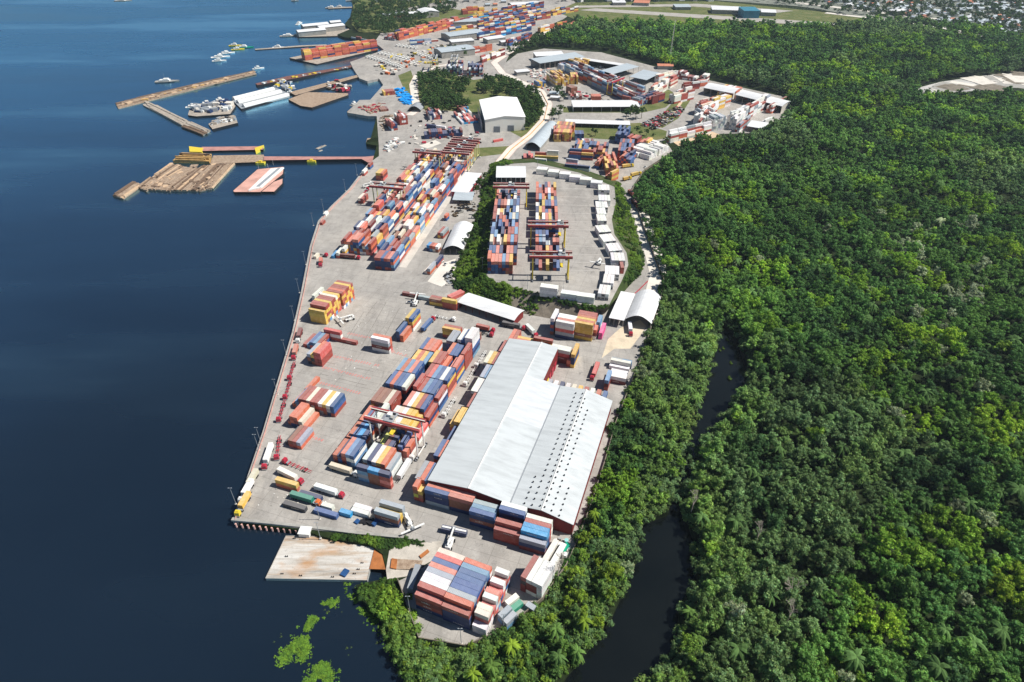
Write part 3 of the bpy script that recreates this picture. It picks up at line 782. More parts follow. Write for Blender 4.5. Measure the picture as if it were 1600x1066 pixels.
# ------------------------------------------------------------------ container meshes (corrugated walls between a frame of posts and rails)
def container_mesh(L):
    m = MB(); W, Hh = 2.44, TH_ - .02; r = .14
    def wall(o, u, wdt, hgt, ribs, nrm):       # frame flush, panel recessed and ribbed
        zv = Vector((0, 0, 1)) if abs(nrm.z) < .5 else nrm.cross(u) 
        P = lambda a, b, dd: o + u * a + zv * b - nrm * dd
        for (a0, b0, a1, b1) in ((0, 0, wdt, r), (0, hgt - r, wdt, hgt), (0, r, r, hgt - r), (wdt - r, r, wdt, hgt - r)):
            m.add([P(a0, b0, 0), P(a1, b0, 0), P(a1, b1, 0), P(a0, b1, 0)], [(0, 1, 2, 3)], PAINT)
        n = ribs; xs = [r]; ds = [.0]
        step = (wdt - 2 * r) / n
        for i in range(n):
            x = r + i * step
            xs += [x + step * .2, x + step * .5, x + step * .7, x + step]; ds += [.07, .07, .012, .012]
        vs, fs = [], []
        for x, dd in zip(xs, ds): vs += [P(x, r, dd), P(x, hgt - r, dd)]
        for i in range(len(xs) - 1): fs.append((2 * i, 2 * i + 2, 2 * i + 3, 2 * i + 1))
        m.add(vs, fs, PAINT)
    nl = max(4, int(L / .55))
    X, Yv, Z = Vector((1, 0, 0)), Vector((0, 1, 0)), Vector((0, 0, 1))
    wall(Vector((W / 2, -L / 2, .0)), Yv, L, Hh, nl, X)
    wall(Vector((-W / 2, L / 2, .0)), -Yv, L, Hh, nl, -X)
    wall(Vector((W / 2, L / 2, .0)), -X, W, Hh, 5, Yv)
    wall(Vector((-W / 2, -L / 2, .0)), X, W, Hh, 5, -Yv)
    # roof: shallow ribs across
    wall(Vector((-W / 2, -L / 2, Hh)), Yv, L, W, int(nl * .8), Z) if False else None
    n = int(nl * .8); st = (L - .3) / n; vs, fs = [], []
    ys, zs = [-L / 2, -L / 2 + .15], [Hh, Hh]
    for i in range(n):
        y = -L / 2 + .15 + i * st; ys += [y + st * .25, y + st * .6, y + st * .85]; zs += [Hh - .05, Hh - .05, Hh]
    ys.append(L / 2); zs.append(Hh)
    for y, z in zip(ys, zs): vs += [(-W / 2, y, z), (W / 2, y, z)]
    for i in range(len(ys) - 1): fs.append((2 * i, 2 * i + 1, 2 * i + 3, 2 * i + 2))
    m.add(vs, fs, PAINT)
    for sx in (-1, 1):
        for sy in (-1, 1):
            for z in (0, Hh - .16): m.box((sx * (W / 2 - .085), sy * (L / 2 - .085), z), (.19, .19, .17), PAINT)
    me = m.build("shipping_container"); data = me.data; bpy.data.objects.remove(me); return data
def door_mesh():
    m = MB()
    for s in (-1, 1):
        m.box((s * .585, -.03, .1), (1.13, .06, 2.36), PAINT)
        for k in (-.28, .2): m.bar((s * .585 + k, -.09, .14), (s * .585 + k, -.09, 2.44), .03, STEEL)
        m.bar((s * .585 - .28, -.11, 1.1), (s * .585 + .1, -.11, 1.1), .03, STEEL)
    o = m.build("door"); d = o.data; bpy.data.objects.remove(o); return d
def letter_mesh(k, s):
    """painted marks on one long wall: strokes rising from one base line, a single flat sheet"""
    rr = random.Random(k); m = MB(); x = s * 1.262; y0 = y = -3.4 + rr.random() * .8; hh = rr.choice((.75, .9, 1.05)); pts = []
    for i in range(rr.choice((6, 7, 8))):
        wd = .2 + .16 * rr.random(); h2 = hh * rr.choice((1, 1, .65))
        pts += [(y, .14), (y, h2), (y + wd, h2), (y + wd, .14)]; y += wd + .42
    out = [(y0 - .05, .07), (y, .07), (y, .14)] + pts[::-1] + [(y0 - .05, .14)]
    P = [Vector((a, b, 0)) for a, b in out]; tris = tessellate_polygon([P])
    m.add([(x, a, 1.0 + b) for a, b in out], [tuple(t) for t in tris], PALE)
    o = m.build("lettering"); d = o.data; bpy.data.objects.remove(o); return d
def fan_mesh():
    m = MB(); m.box((0, -.05, .15), (2.2, .1, 2.25), GREYWALL); m.box((-.5, -.12, .9), (.8, .06, .8), DARK); m.box((.5, -.12, .9), (.8, .06, .8), DARK); m.box((0, -.12, .25), (1.9, .06, .45), STEEL); m.box((0, -.12, 1.85), (1.7, .06, .3), STEEL)
    o = m.build("cooling_unit"); d = o.data; bpy.data.objects.remove(o); return d
CM = {}
DOORM, FANM = door_mesh(), fan_mesh()
LETTER = {sd: [letter_mesh(k, sd) for k in range(4)] for sd in (-1, 1)}
def tint_of(c):
    r = R.uniform(.86, 1.12); b = lin(PAL[c]); return tuple(min(.86, max(0.004, v * r * R.uniform(.94, 1.06) * .92)) for v in b)
TIER = {1: ['']}
def tiername(t, n):
    if n == 1: return 'on the ground'
    if t == 0: return 'on top'
    if t == n - 1: return 'at the bottom'
    return ('second' if t == 1 else 'third' if t == 2 else 'fourth' if t == 3 else 'fifth') + ' down'
def label_of(d):
    col = CNAME[d['col']]; n = d['ncol']; parts = [col, 'container', tiername(d['tier'], d['ntier'])]
    if n > 1:
        parts.append(ORD[d['no']] + (' row from front' if d['kind'] == 'rank' else ' from river side'))
    if d['bay']: parts.append(d['bay'] + (' bay' if d['bay'] in ORD else ''))
    s = ' '.join(parts) + ', ' + d['blk']
    for wd in (' the ', ' the ', ' side', ' the '):
        if len(s.split()) > 16: s = s.replace(wd, ' ' if wd.endswith(' ') else '', 1)
    return s
used_labels = {}
def build_container(d, reefer=False):
    k = round(d['L'], 2)
    if k not in CM: CM[k] = container_mesh(d['L'])
    o = bpy.data.objects.new("refrigerated_container" if reefer else "shipping_container", CM[k])
    flip = R.random() < .5
    o.location = d['c'] + Vector((0, 0, .01)); o.rotation_euler = (0, 0, -radians(d['az'] + (180 if flip else 0) + R.uniform(-.35, .35)))
    jl, ja = frame(d['az']); o.location += jl * R.uniform(-.12, .12) + ja * R.uniform(-.03, .03)
    o.color = (*tint_of(d['col']), 1); COL.objects.link(o)
    lab = label_of(d)
    used_labels[lab] = used_labels.get(lab, 0) + 1
    tag(o, lab, "container", "white refrigerated containers" if reefer else "stacked shipping containers")
    q = bpy.data.objects.new("cooling_unit" if reefer else "door", FANM if reefer else DOORM)
    q.parent = o; q.location = (0, -d['L'] / 2, 0); q.color = o.color; COL.objects.link(q)
    if not reefer and d['col'] in 'nbdmrca' and d['L'] > 8 and R.random() < .6:
        t = bpy.data.objects.new("lettering", R.choice(LETTER[-1 if flip else 1] if d['kind'] != 'rank' else LETTER[1 if flip else -1] if False else LETTER[-1 if flip else 1])); t.parent = o; COL.objects.link(t)
    return o
for d in ONES: build_container(d)
for d in REEFS[:150]: build_container(d, True)
REST += REEFS[150:]
dup_labels = [k for k, v in used_labels.items() if v > 1]
print("duplicate container labels", len(dup_labels), dup_labels[:5])
# the far stacks, past the nearest three hundred: one mass
verts, faces, cols = [], [], []
for d in REST:
    al, ac = frame(d['az'] + R.uniform(-.4, .4)); o = len(verts); hx, hy = 1.22, d['L'] / 2; c = d['c'] + frame(d['az'])[0] * R.uniform(-.15, .15)
    for z in (.02, TH_ - .02):
        for sx, sy in ((-1, -1), (1, -1), (1, 1), (-1, 1)): verts.append(c + ac * (sx * hx) + al * (sy * hy) + Vector((0, 0, z)))
    # recessed roof so the rails read
    for sx, sy in ((-1, -1), (1, -1), (1, 1), (-1, 1)): verts.append(c + ac * (sx * (hx - .15)) + al * (sy * (hy - .2)) + Vector((0, 0, TH_ - .09)))
    fs = [(0, 1, 5, 4), (1, 2, 6, 5), (2, 3, 7, 6), (3, 0, 4, 7), (8, 9, 10, 11), (4, 5, 9, 8), (5, 6, 10, 9), (6, 7, 11, 10), (7, 4, 8, 11), (3, 2, 1, 0)]
    faces += [tuple(a + o for a in f) for f in fs]; cols += [(*tint_of(d['col']), 1)] * len(fs)
me = bpy.data.meshes.new("stacked_containers"); me.from_pydata(verts, [], faces); me.materials.append(PAINT_FAR)
ca = me.color_attributes.new("paint", 'FLOAT_COLOR', 'CORNER')
flat = []
for f, c in zip(faces, cols): flat += list(c) * len(f)
ca.data.foreach_set("color", flat)
o = bpy.data.objects.new("stacked_containers", me); COL.objects.link(o); tag(o, kind="stuff", label="many coloured containers stacked through the further yards", cat="containers")
# ================================================================== trees and undergrowth
HID = bpy.data.collections.new("plant_kinds")          # sources for the scattered masses; not linked to the scene
def leafy(name, seed, lobes, leaf, per, core=.74, flat=.75):
    """lobes: (x, y, z, r). Leaf sprays set over each lobe with a dim inner core; a per-face leaf colour varies the green"""
    rr = random.Random(seed); vs, fs, cs = [], [], []
    for (lx, ly, lz, lr) in lobes:
        n = max(10, int(per * lr * lr))
        lob = rr.uniform(.8, 1.2)
        for _ in range(n):
            z = rr.uniform(-.45, 1); a = rr.uniform(0, 2 * pi); q = math.sqrt(max(0, 1 - z * z))
            d = Vector((q * cos(a), q * sin(a), z)); rad = lr * rr.uniform(.72, 1.1)
            c = Vector((lx, ly, lz)) + Vector((d.x, d.y, d.z * flat)) * rad
            nrm = (d + Vector((rr.uniform(-.7, .7), rr.uniform(-.7, .7), rr.uniform(-.3, .8)))).normalized()
            u = nrm.orthogonal().normalized(); u.rotate(Matrix.Rotation(rr.uniform(0, 2 * pi), 3, nrm)); v = nrm.cross(u)
            s = leaf * rr.uniform(.6, 1.35); o = len(vs)
            drop = nrm * (s * .3)
            vs += [c + u * s * .95 - drop, c + v * s * .5, c - u * s * .95 - drop * .6, c - v * s * .5]
            fs += [(o, o + 1, o + 3), (o + 1, o + 2, o + 3)]
            t = lob * rr.uniform(.5, 1.6); g = (t * rr.uniform(.85, 1.2), t, t * rr.uniform(.7, 1.1), 1); cs += [g, g]
        # core
        o = len(vs); k = core
        ring = 6
        for zi, (zz_, qq) in enumerate(((-.7, .5), (.0, 1), (.6, .75))):
            for i in range(ring):
                a = 2 * pi * (i + .5 * zi) / ring; j = rr.uniform(.8, 1.1)
                vs.append(Vector((lx + lr * k * qq * cos(a) * j, ly + lr * k * qq * sin(a) * j, lz + lr * k * zz_ * flat)))
        vs.append(Vector((lx, ly, lz + lr * k * flat)))
        for zi in range(2):
            for i in range(ring): fs.append((o + zi * ring + i, o + zi * ring + (i + 1) % ring, o + (zi + 1) * ring + (i + 1) % ring, o + (zi + 1) * ring + i)); cs.append((.85, .9, .8, 1))
        for i in range(ring): fs.append((o + 2 * ring + i, o + 2 * ring + (i + 1) % ring, o + 3 * ring)); cs.append((.85, .9, .8, 1))
    me = bpy.data.meshes.new(name); me.from_pydata(vs, [], fs); me.materials.append(LEAVES)
    at = me.attributes.new("leaf", 'FLOAT_COLOR', 'FACE'); at.data.foreach_set("color", [x for c in cs for x in c])
    me.update(); return me
def broad_lobes(seed, Rr, top, base):
    rr = random.Random(seed); L = [(0, 0, (top + base) / 2 + .1 * top, Rr * .62)]
    L = [(0, 0, base + .45 * (top - base), Rr * .5)]
    n = rr.randint(12, 17); ex, ey = rr.uniform(.75, 1.25), rr.uniform(.75, 1.2)
    for i in range(n):
        a = 2 * pi * i / n * 1.618 * 2 + rr.uniform(-.5, .5); q = Rr * rr.uniform(.3, .92); hh = rr.uniform(base, top - .1 * Rr - .35 * q)
        L.append((q * cos(a) * ex, q * sin(a) * ey, hh, Rr * rr.uniform(.15, .30)))
    for i in range(5):
        a = rr.uniform(0, 2 * pi); q = Rr * rr.uniform(.05, .5); L.append((q * cos(a), q * sin(a), top - rr.uniform(.2, 1.6), Rr * rr.uniform(.16, .28)))
    return L
def palm_mesh(seed, hgt):
    rr = random.Random(seed); vs, fs, cs = [], [], []
    for i in range(17):
        a = 2 * pi * i / 17 * 1.0 + rr.uniform(-.15, .15); rise = rr.uniform(-.1, .9); ln = rr.uniform(3.6, 5.2)
        p0 = Vector((0, 0, hgt)); d = Vector((cos(a), sin(a), 0)); sd = Vector((-sin(a), cos(a), 0)); o = len(vs)
        for k in range(5):
            t = k / 4; p = p0 + d * ln * t + Vector((0, 0, ln * (rise * t - 1.0 * t * t))); wd = .75 * (sin(pi * min(.95, t * .9 + .12)))
            vs += [p - sd * wd - Vector((0, 0, wd * .5)), p, p + sd * wd - Vector((0, 0, wd * .5))]
        g0 = rr.uniform(.8, 1.3)
        for k in range(4):
            b = o + 3 * k
            fs += [(b, b + 1, b + 4, b + 3), (b + 1, b + 2, b + 5, b + 4)]; cs += [(g0, g0, g0 * .8, 1)] * 2
    me = bpy.data.meshes.new("fronds"); me.from_pydata(vs, [], fs); me.materials.append(LEAVES)
    at = me.attributes.new("leaf", 'FLOAT_COLOR', 'FACE'); at.data.foreach_set("color", [x for c in cs for x in c]); me.update(); return me
def trunk_mesh(h, r, limbs=4, seed=0):
    rr = random.Random(seed); m = MB(); m.bar((0, 0, -.5), (.1, .1, h * .7), r, BARK, 6, r * .6)
    for i in range(limbs):
        a = 2 * pi * i / limbs + rr.random(); z = h * rr.uniform(.4, .68)
        m.bar((0, 0, z), (cos(a) * h * .25, sin(a) * h * .25, h * rr.uniform(.75, .95)), r * .5, BARK, 5, r * .2)
    o = m.build("trunk"); d = o.data; bpy.data.objects.remove(o); return d
def bare_mesh(seed):
    rr = random.Random(seed); m = MB()
    def grow(p, d, l, r, k):
        q = p + d * l; m.bar(p, q, r, GREYTIMBER, 4, r * .65)
        if k:
            for _ in range(3): grow(q, (d + Vector((rr.uniform(-.8, .8), rr.uniform(-.8, .8), rr.uniform(-.2, .5)))).normalized(), l * .66, r * .6, k - 1)
    grow(Vector((0, 0, 0)), Vector((0, 0, 1)), 5, .3, 4)
    o = m.build("bare_branches"); d = o.data; bpy.data.objects.remove(o); return d
TREES = [leafy("crown", 10 + i, broad_lobes(i, 5.0, 11.5, 5.0), .46, 23, core=.62) for i in range(6)]
PALMS = [palm_mesh(3, 9.0), palm_mesh(4, 11.0)]
BUSH = [leafy("bush", 40 + i, [(random.Random(i * 7 + k).uniform(-1.6, 1.6), random.Random(i * 7 + k + 99).uniform(-1.6, 1.6), .5 + .5 * random.Random(i + k).random(), random.Random(i * 3 + k).uniform(.7, 1.3)) for k in range(6)], .32, 26, flat=.8) for i in range(3)]
FAR = [leafy("far_crown", 60 + i, broad_lobes(20 + i, 5.0, 11.0, 5.0), .85, 7.5, core=.6) for i in range(4)]
KINDS = TREES + PALMS + BUSH + FAR
for i, me in enumerate(KINDS):
    o = bpy.data.objects.new(f"k{i:02d}", me); HID.objects.link(o)
IT, IP, IB, IF = 0, 6, 8, 11
def scatter_object(name, pts, label=None, cat=None):
    """pts: (location, scale, turn, kind, tint)"""
    me = bpy.data.meshes.new(name); me.from_pydata([p[0] for p in pts], [], [])
    for nm, ty, f, kk in (("scl", 'FLOAT_VECTOR', "vector", 1), ("turn", 'FLOAT', "value", 2), ("kindno", 'INT', "value", 3), ("tint", 'FLOAT_COLOR', "color", 4)):
        a = me.attributes.new(nm, ty, 'POINT')
        dat = []
        for p in pts:
            v = p[kk]
            if nm == "scl": dat += [v, v, v] if isinstance(v, (int, float)) else list(v)
            elif nm == "tint": dat += [*v, 1]
            else: dat.append(v)
        a.data.foreach_set(f, dat)
    o = bpy.data.objects.new(name, me); COL.objects.link(o)
    g = bpy.data.node_groups.new("scatter", 'GeometryNodeTree')
    g.interface.new_socket("Geometry", in_out='INPUT', socket_type='NodeSocketGeometry'); g.interface.new_socket("Geometry", in_out='OUTPUT', socket_type='NodeSocketGeometry')
    N = g.nodes; gi, go = N.new("NodeGroupInput"), N.new("NodeGroupOutput")
    ci = N.new("GeometryNodeCollectionInfo"); ci.inputs["Collection"].default_value = HID; ci.inputs["Separate Children"].default_value = True; ci.inputs["Reset Children"].default_value = True
    ip = N.new("GeometryNodeInstanceOnPoints"); ip.inputs["Pick Instance"].default_value = True
    def attr(nm, ty):
        a = N.new("GeometryNodeInputNamedAttribute"); a.data_type = ty; a.inputs["Name"].default_value = nm; return a.outputs["Attribute"]
    cx = N.new("ShaderNodeCombineXYZ"); g.links.new(attr("turn", 'FLOAT'), cx.inputs[2])
    g.links.new(gi.outputs[0], ip.inputs["Points"]); g.links.new(ci.outputs[0], ip.inputs["Instance"]); g.links.new(attr("kindno", 'INT'), ip.inputs["Instance Index"])
    g.links.new(cx.outputs[0], ip.inputs["Rotation"]); g.links.new(attr("scl", 'FLOAT_VECTOR'), ip.inputs["Scale"]); g.links.new(ip.outputs[0], go.inputs[0])
    md = o.modifiers.new("scatter", 'NODES'); md.node_group = g
    return tag(o, label, cat, kind="stuff")

# ---- where nothing may stand in the way: open water, pavement and clearings, as seen on the ground plan
WATER_V = [[(1128, 512), (1152, 516), (1166, 560), (1160, 585), (1140, 640), (1118, 652), (1090, 680), (1086, 650), (1100, 610), (1115, 560)],
           [(1010, 812), (1045, 800), (1055, 815), (1062, 870), (1092, 905), (1075, 925), (1060, 960), (1055, 1000), (990, 1075), (868, 1075), (930, 1000), (985, 905), (1000, 860)],
           [(1098, 440), (1112, 452), (1120, 470), (1112, 468)], [(1066, 735), (1074, 728), (1070, 770), (1062, 808), (1054, 808), (1060, 765)], [(1080, 682), (1090, 676), (1084, 712), (1077, 718)]]
PORT_V = FENCE[:] + PORT_NE + SHORE_N[:4][::-1] + QUAY_W[::-1] + [(640, 845), (690, 850), (660, 905)]
def in_any(polys, x, y): return any(inside(p, x, y) for p in polys)
def nz(x, y, s, o=0): return noise.noise(Vector((x * s + o, y * s - o, o * .37)))
def tint(x, y, kind=None):
    a, b, c = nz(x, y, .011, 3), nz(x, y, .035, 9), nz(x, y, .006, 21)
    t = Vector((.056, .122, .036)) if a < 0 else Vector((.078, .158, .040))
    if b > .22: t = Vector((.120, .215, .030))
    if b > .42 and a > 0: t = Vector((.17, .27, .030))
    if c > .25: t = t.lerp(Vector((.105, .155, .080)), .6)
    if b < -.40: t = Vector((.042, .088, .034))
    return t
def relief(x, y, X):
    f = min(1, max(0, (X - 1170) / 220)); return f * (9 * max(-.15, nz(x, y, .0075, 50) + .15) + 5 * (nz(x, y, .02, 61) + .3))
FOREST_PX = FENCE + [(1228, 182), (1232, 150), (1110, 122), (1030, 102), (940, 78), (850, 72), (905, 42), (1050, 45), (1180, 49), (1300, 52), (1425, 44), (1520, 56), (1620, 78), (1850, 100), (1850, 1300), (540, 1300), (630, 1080), (612, 1010), (600, 960), (600, 915)]
CREEKLINE = [(1135, 515), (1165, 560), (1130, 640), (1090, 690), (1062, 740), (1050, 800), (1005, 830), (1075, 860), (1085, 910), (990, 910), (1060, 960), (940, 1000), (1050, 1010), (880, 1060), (1000, 1066), (800, 1020), (700, 1030), (640, 1000), (860, 960)]
cand = []
sp0 = 6.4
yy = 95.0
while yy < 1560:
    sp = sp0 if yy < 520 else sp0 * (1 + (yy - 520) / 1500)
    xm = 990 / FPX * (yy * cos(TILT) + CAMH * sin(TILT)) + 30
    xx = -60.0
    while xx < xm:
        x, y = xx + R.uniform(-.42, .42) * sp, yy + R.uniform(-.42, .42) * sp
        xx += sp
        X, Yp = proj((x, y, -.4))
        if X > 1790 or X < 540 or Yp > 1240 or not inside(FOREST_PX, X, Yp): continue
        cand.append((x, y, X, Yp, sp))
    yy += sp * .93
GPX = [(p[0], p[1]) for p in GROUND_PX]
pts = []
for x, y, X, Yp, sp in cand:
    if inside(CLEAR, X, Yp) or in_any(GRASS_AREAS, X, Yp): continue
    west = X < 1090 and Yp > 480       # the belt between the fence and the creek
    s = R.choice((.55, .7, .8, .9, 1.0, 1.15)) * R.uniform(.9, 1.12) * (sp / sp0)
    n1 = nz(x, y, .02, 5)
    s *= 1 + .25 * n1
    if west: s *= .72
    fx, fy = X, Yp
    # distance to fence in picture: lower plants next to it
    near = min(hypot(X - a, Yp - b) for a, b in FENCE) if X < 1120 else 99
    if near < 10: s *= .55
    if Yp > 900 and X < 720: s *= .5
    if Yp > 880 and X < 860: s *= .68
    top = proj((x, y, 10.5 * s)); mid = proj((x, y, 6 * s)); rr_ = 4.6 * s * FPX / max(50, (y * cos(TILT) + (CAMH) * sin(TILT)))
    if any(in_any(WATER_V, q[0] + dx * rr_, q[1] + dy * rr_) for q in (top, mid) for dx, dy in ((0, 0), (.75, 0), (-.75, 0), (0, -.7), (0, .6))): continue
    if in_any(WATER_V, X, Yp): continue
    if not inside(GPX, X, Yp): continue
    if Yp < 950 and (inside(PORT_V, top[0], top[1]) or inside(PORT_V, mid[0] - rr_ * .5, mid[1])): 
        s *= .55
        top = proj((x, y, 10.5 * s))
        if inside(PORT_V, top[0], top[1]): continue
    if inside(CLEAR, top[0], top[1]) or inside(CLEAR, mid[0], mid[1]): continue
    gaps = nz(x, y, .06, 14)
    if gaps < -.45 and R.random() < .4: continue
    t = tint(x, y)
    k = R.choice((0, 1, 2, 3, 4, 5)); u = R.random(); what = 'b'
    if u < (.10 if nz(x, y, .012, 31) > .05 else .03) and Yp > 250: k = R.choice((6, 7)); what = 'p'; t = Vector((.065, .12, .045)); s = max(s, .8) * .95
    elif u > .990 and Yp > 300: t = Vector((.18, .22, .14)); what = 'g'
    elif u > .978: t = Vector((.15, .25, .04)); what = 'l'
    # pale flowering patch upslope
    if 1400 < X < 1530 and 360 < Yp < 520 and R.random() < .12 + .6 * nz(x, y, .03, 40): t = Vector((.21, .25, .17)); what = 'g'
    if X > 1500 and 900 < Yp < 1020 and nz(x, y, .04, 2) > -.1: t = Vector((.12, .18, .02)); what = 'l'
    if west and Yp > 800 and X < 960 and R.random() < .5: t = Vector((.13, .19, .024)); what = 'l'
    dc = min(hypot(X - a, Yp - b) for a, b in CREEKLINE) if 880 < X < 1260 and Yp > 420 else 999
    if dc < 75 and what == 'b': t = t.lerp(Vector((.155, .275, .036)), R.uniform(.1, .85) * (1 - dc / 90))
    t = t * R.uniform(1.35, 2.2) * (1 + .35 * nz(x, y, .016, 77))
    if west: t = t.lerp(Vector((.20, .34, .05)), R.uniform(0, .45))
    dist = hypot(x, y - 0)
    if y > 560 and what != 'p': k = IF + k % 4
    z = -.4 + relief(x, y, X)
    pts.append([(x, y, z), (s * R.uniform(.92, 1.12), s * R.uniform(.92, 1.12), s * R.uniform(.85, 1.25)), R.uniform(0, 6.28), k, tuple(t), what, X, Yp])
pts.sort(key=lambda p: p[0][0] ** 2 + p[0][1] ** 2 + (CAMH - 8) ** 2 + (0 if -10 < p[6] < 1610 and p[7] < 1105 else 1e7))
gs = []; gv = []; gi_ = {}
ST = 22
for iy in range(int(60 / ST), int(1500 / ST)):
    for ix in range(0, int(1300 / ST)):
        X, Yp = proj((ix * ST, iy * ST, -.4))
        gi_[(ix, iy)] = len(gv); gv.append((ix * ST, iy * ST, -.46 + max(-.3, relief(ix * ST, iy * ST, X) - 2.4)))
for (ix, iy) in list(gi_):
    q = [(ix, iy), (ix + 1, iy), (ix + 1, iy + 1), (ix, iy + 1)]
    if all(k in gi_ for k in q):
        cc = [proj((a * ST, b * ST, -.4)) for a, b in q]
        if all(c[0] > 1185 and inside(FOREST_PX, min(c[0], 1750), min(c[1], 1280)) and not inside(CLEAR, *c) for c in cc): gs.append(tuple(gi_[k] for k in q))
fm_ = MB(); fm_.add(gv, gs, FLOOR); structure(fm_, "forest_hills")
print("forest trees", len(pts))
TRUNKS = [trunk_mesh(11, .35, 5, i) for i in range(3)]; PTRUNK = trunk_mesh(13, .22, 0, 9); BARE = [bare_mesh(1), bare_mesh(2)]
WHAT = {'b': ('broadleaf_tree', 'crown'), 'l': ('broadleaf_tree', 'crown'), 'g': ('broadleaf_tree', 'crown'), 'p': ('palm_tree', 'fronds')}
def put_tree(p, label, cat, group):
    loc, s, turn, k, t, what = p[:6]
    nm, cn = WHAT[what]
    e = empty(nm, loc, 0); e.rotation_euler = (0, 0, turn); e.scale = s
    tag(e, label, cat, group)
    c = bpy.data.objects.new(cn, KINDS[k]); c.parent = e; c["tint"] = list(t); COL.objects.link(c)
    q = bpy.data.objects.new("trunk", PTRUNK if what == 'p' else TRUNKS[k % 3]); q.parent = e; COL.objects.link(q)
    return e
def zone(X, Yp):
    if X < 720 and Yp > 880: return "on the bank left of the headland yard"
    if Yp > 880 and X < 960: return "below the headland yard wall"
    if X < 1085: return "between the warehouse fence and creek"
    return "in the forest east of the creek"
LOOK = {'b': ("dark green broadleaf tree with rounded crown", "mid green broadleaf tree with rounded crown"), 'l': ("bright lime green leafy tree",) * 2, 'g': ("pale grey green tree with thin leaves",) * 2, 'p': ("dark palm with spreading fronds",) * 2}
NT_ = 290
for p in pts[:NT_]:
    z_ = zone(p[6], p[7]); lk = LOOK[p[5]][1 if p[4][1] > .135 else 0]
    put_tree(p, lk + " " + z_, "tree", lk + "s " + z_)
scatter_object("forest", [p[:5] for p in pts[NT_:]], "dense green rainforest covering the land beside the port", "forest")

# ---- low growth closing the gaps beside the creek and under the headland
low = []
yy = 95.0
while yy < 420:
    xx = -70.0
    while xx < 260:
        x, y = xx + R.uniform(-1.6, 1.6), yy + R.uniform(-1.6, 1.6); xx += 3.3
        X, Yp = proj((x, y, -.4))
        if not inside(FOREST_PX, X, Yp) or not inside(GPX, X, Yp) or inside(PORT_V, X, Yp): continue
        if X > 1120 and R.random() < .72 and Yp < 1000 and X > 1180: continue
        s = R.uniform(.9, 2.1); top = proj((x, y, 2.2 * s))
        if in_any(WATER_V, X, Yp) or in_any(WATER_V, *top) or (inside(PORT_V, *top)): continue
        t = tint(x, y) * R.uniform(1.0, 1.7)
        if Yp > 880 and X < 980: t = t.lerp(Vector((.15, .26, .04)), R.random() * .8)
        low.append([(x, y, -.6), (s, s, s * R.uniform(.8, 1.4)), R.uniform(0, 6.28), IB + R.randint(0, 2), tuple(t)])
    yy += 3.1
scatter_object("undergrowth", low, "low green growth under the trees along the creek", "undergrowth")
# ---- undergrowth on banks and islands
def bushes(name, poly, n, label, z=-.3, smin=.5, smax=1.3, cols=None, zf=None, palms=0):
    xs = [p[0] for p in poly]; ys = [p[1] for p in poly]; out = []; tries = 0
    while len(out) < n and tries < n * 30:
        tries += 1
        X, Yp = R.uniform(min(xs), max(xs)), R.uniform(min(ys), max(ys))
        if not inside(poly, X, Yp): continue
        zz_ = zf(X, Yp) if zf else z
        v = px(X, Yp, zz_); b = nz(v.x, v.y, .09, 7)
        t = Vector((.085, .165, .034)) if b < .15 else Vector((.15, .25, .04))
        if b < -.3: t = Vector((.05, .10, .03))
        if cols: t = Vector(R.choice(cols))
        s = R.uniform(smin, smax) * (1 + .4 * nz(v.x, v.y, .15, 3))
        out.append([(v.x, v.y, v.z - .15), (s, s, s * R.uniform(.7, 1.3)), R.uniform(0, 6.28), IB + R.randint(0, 2), tuple(t * R.uniform(.75, 1.25))])
    return scatter_object(name, out, label, "undergrowth")
def bank_points(i0, i1, n, lo=0, hi=1):
    out = []
    for _ in range(n):
        i = R.randint(i0, i1 - 1); f = R.random(); g = R.uniform(lo, hi)
        a = px(*T_[i], HZ).lerp(px(*T_[i + 1], HZ), f); b = px(*B_[i], -.2).lerp(px(*B_[i + 1], -.2), f); out.append(a.lerp(b, g))
    return out
def bush_list(vs, smin, smax, lime=.3):
    out = []
    for v in vs:
        b = nz(v.x, v.y, .07, 7); t = Vector((.08, .155, .034)) if b < .5 - lime else Vector((.15, .25, .04))
        if b < -.3: t = Vector((.05, .10, .03))
        s = R.uniform(smin, smax)
        out.append([(v.x, v.y, v.z - .2), (s, s, s * R.uniform(.7, 1.3)), R.uniform(0, 6.28), IB + R.randint(0, 2), tuple(t * R.uniform(.75, 1.25))])
    return out
scatter_object("undergrowth", bush_list(bank_points(1, 10, 1100, 0, 1), .5, 1.5, .45), "thick green undergrowth on the bank west of the raised yard", "undergrowth")
scatter_object("undergrowth", bush_list(bank_points(9, 15, 130, -.05, .22) + bank_points(9, 11, 90, 0, 1), .4, 1.0), "scrub along the top of the grey retaining wall", "undergrowth")
scatter_object("undergrowth", bush_list(bank_points(16, 22, 330, .12, .95), .6, 1.5, .5), "bright undergrowth between the white stacks and the road", "undergrowth")
bushes("undergrowth", [(592, 858), (582, 849), (510, 840), (530, 836.5), (640, 846), (664, 849), (640, 853), (610, 856)], 120, "bright weeds between the quay wall and the ramp", z=-.4, smin=.4, smax=.9)
bushes("undergrowth", [(556, 914), (588, 907), (618, 905), (622, 925), (640, 975), (652, 1004), (700, 1016), (760, 1012), (760, 1040), (700, 1080), (640, 1075), (622, 1020), (600, 975), (565, 935)], 420, "bright green weeds on the bank below the headland wall", z=-.4, smin=.4, smax=1.0)
bushes("undergrowth", [(740, 1014), (790, 992), (850, 945), (888, 892), (906, 850), (926, 792), (946, 730), (958, 735), (940, 800), (915, 880), (880, 940), (800, 1010), (745, 1030)], 420, "strip of weeds along the foot of the perimeter wall", z=-.4, smin=.4, smax=1.0)
WL = [(.17, .33, .05), (.22, .37, .05), (.13, .26, .05)]
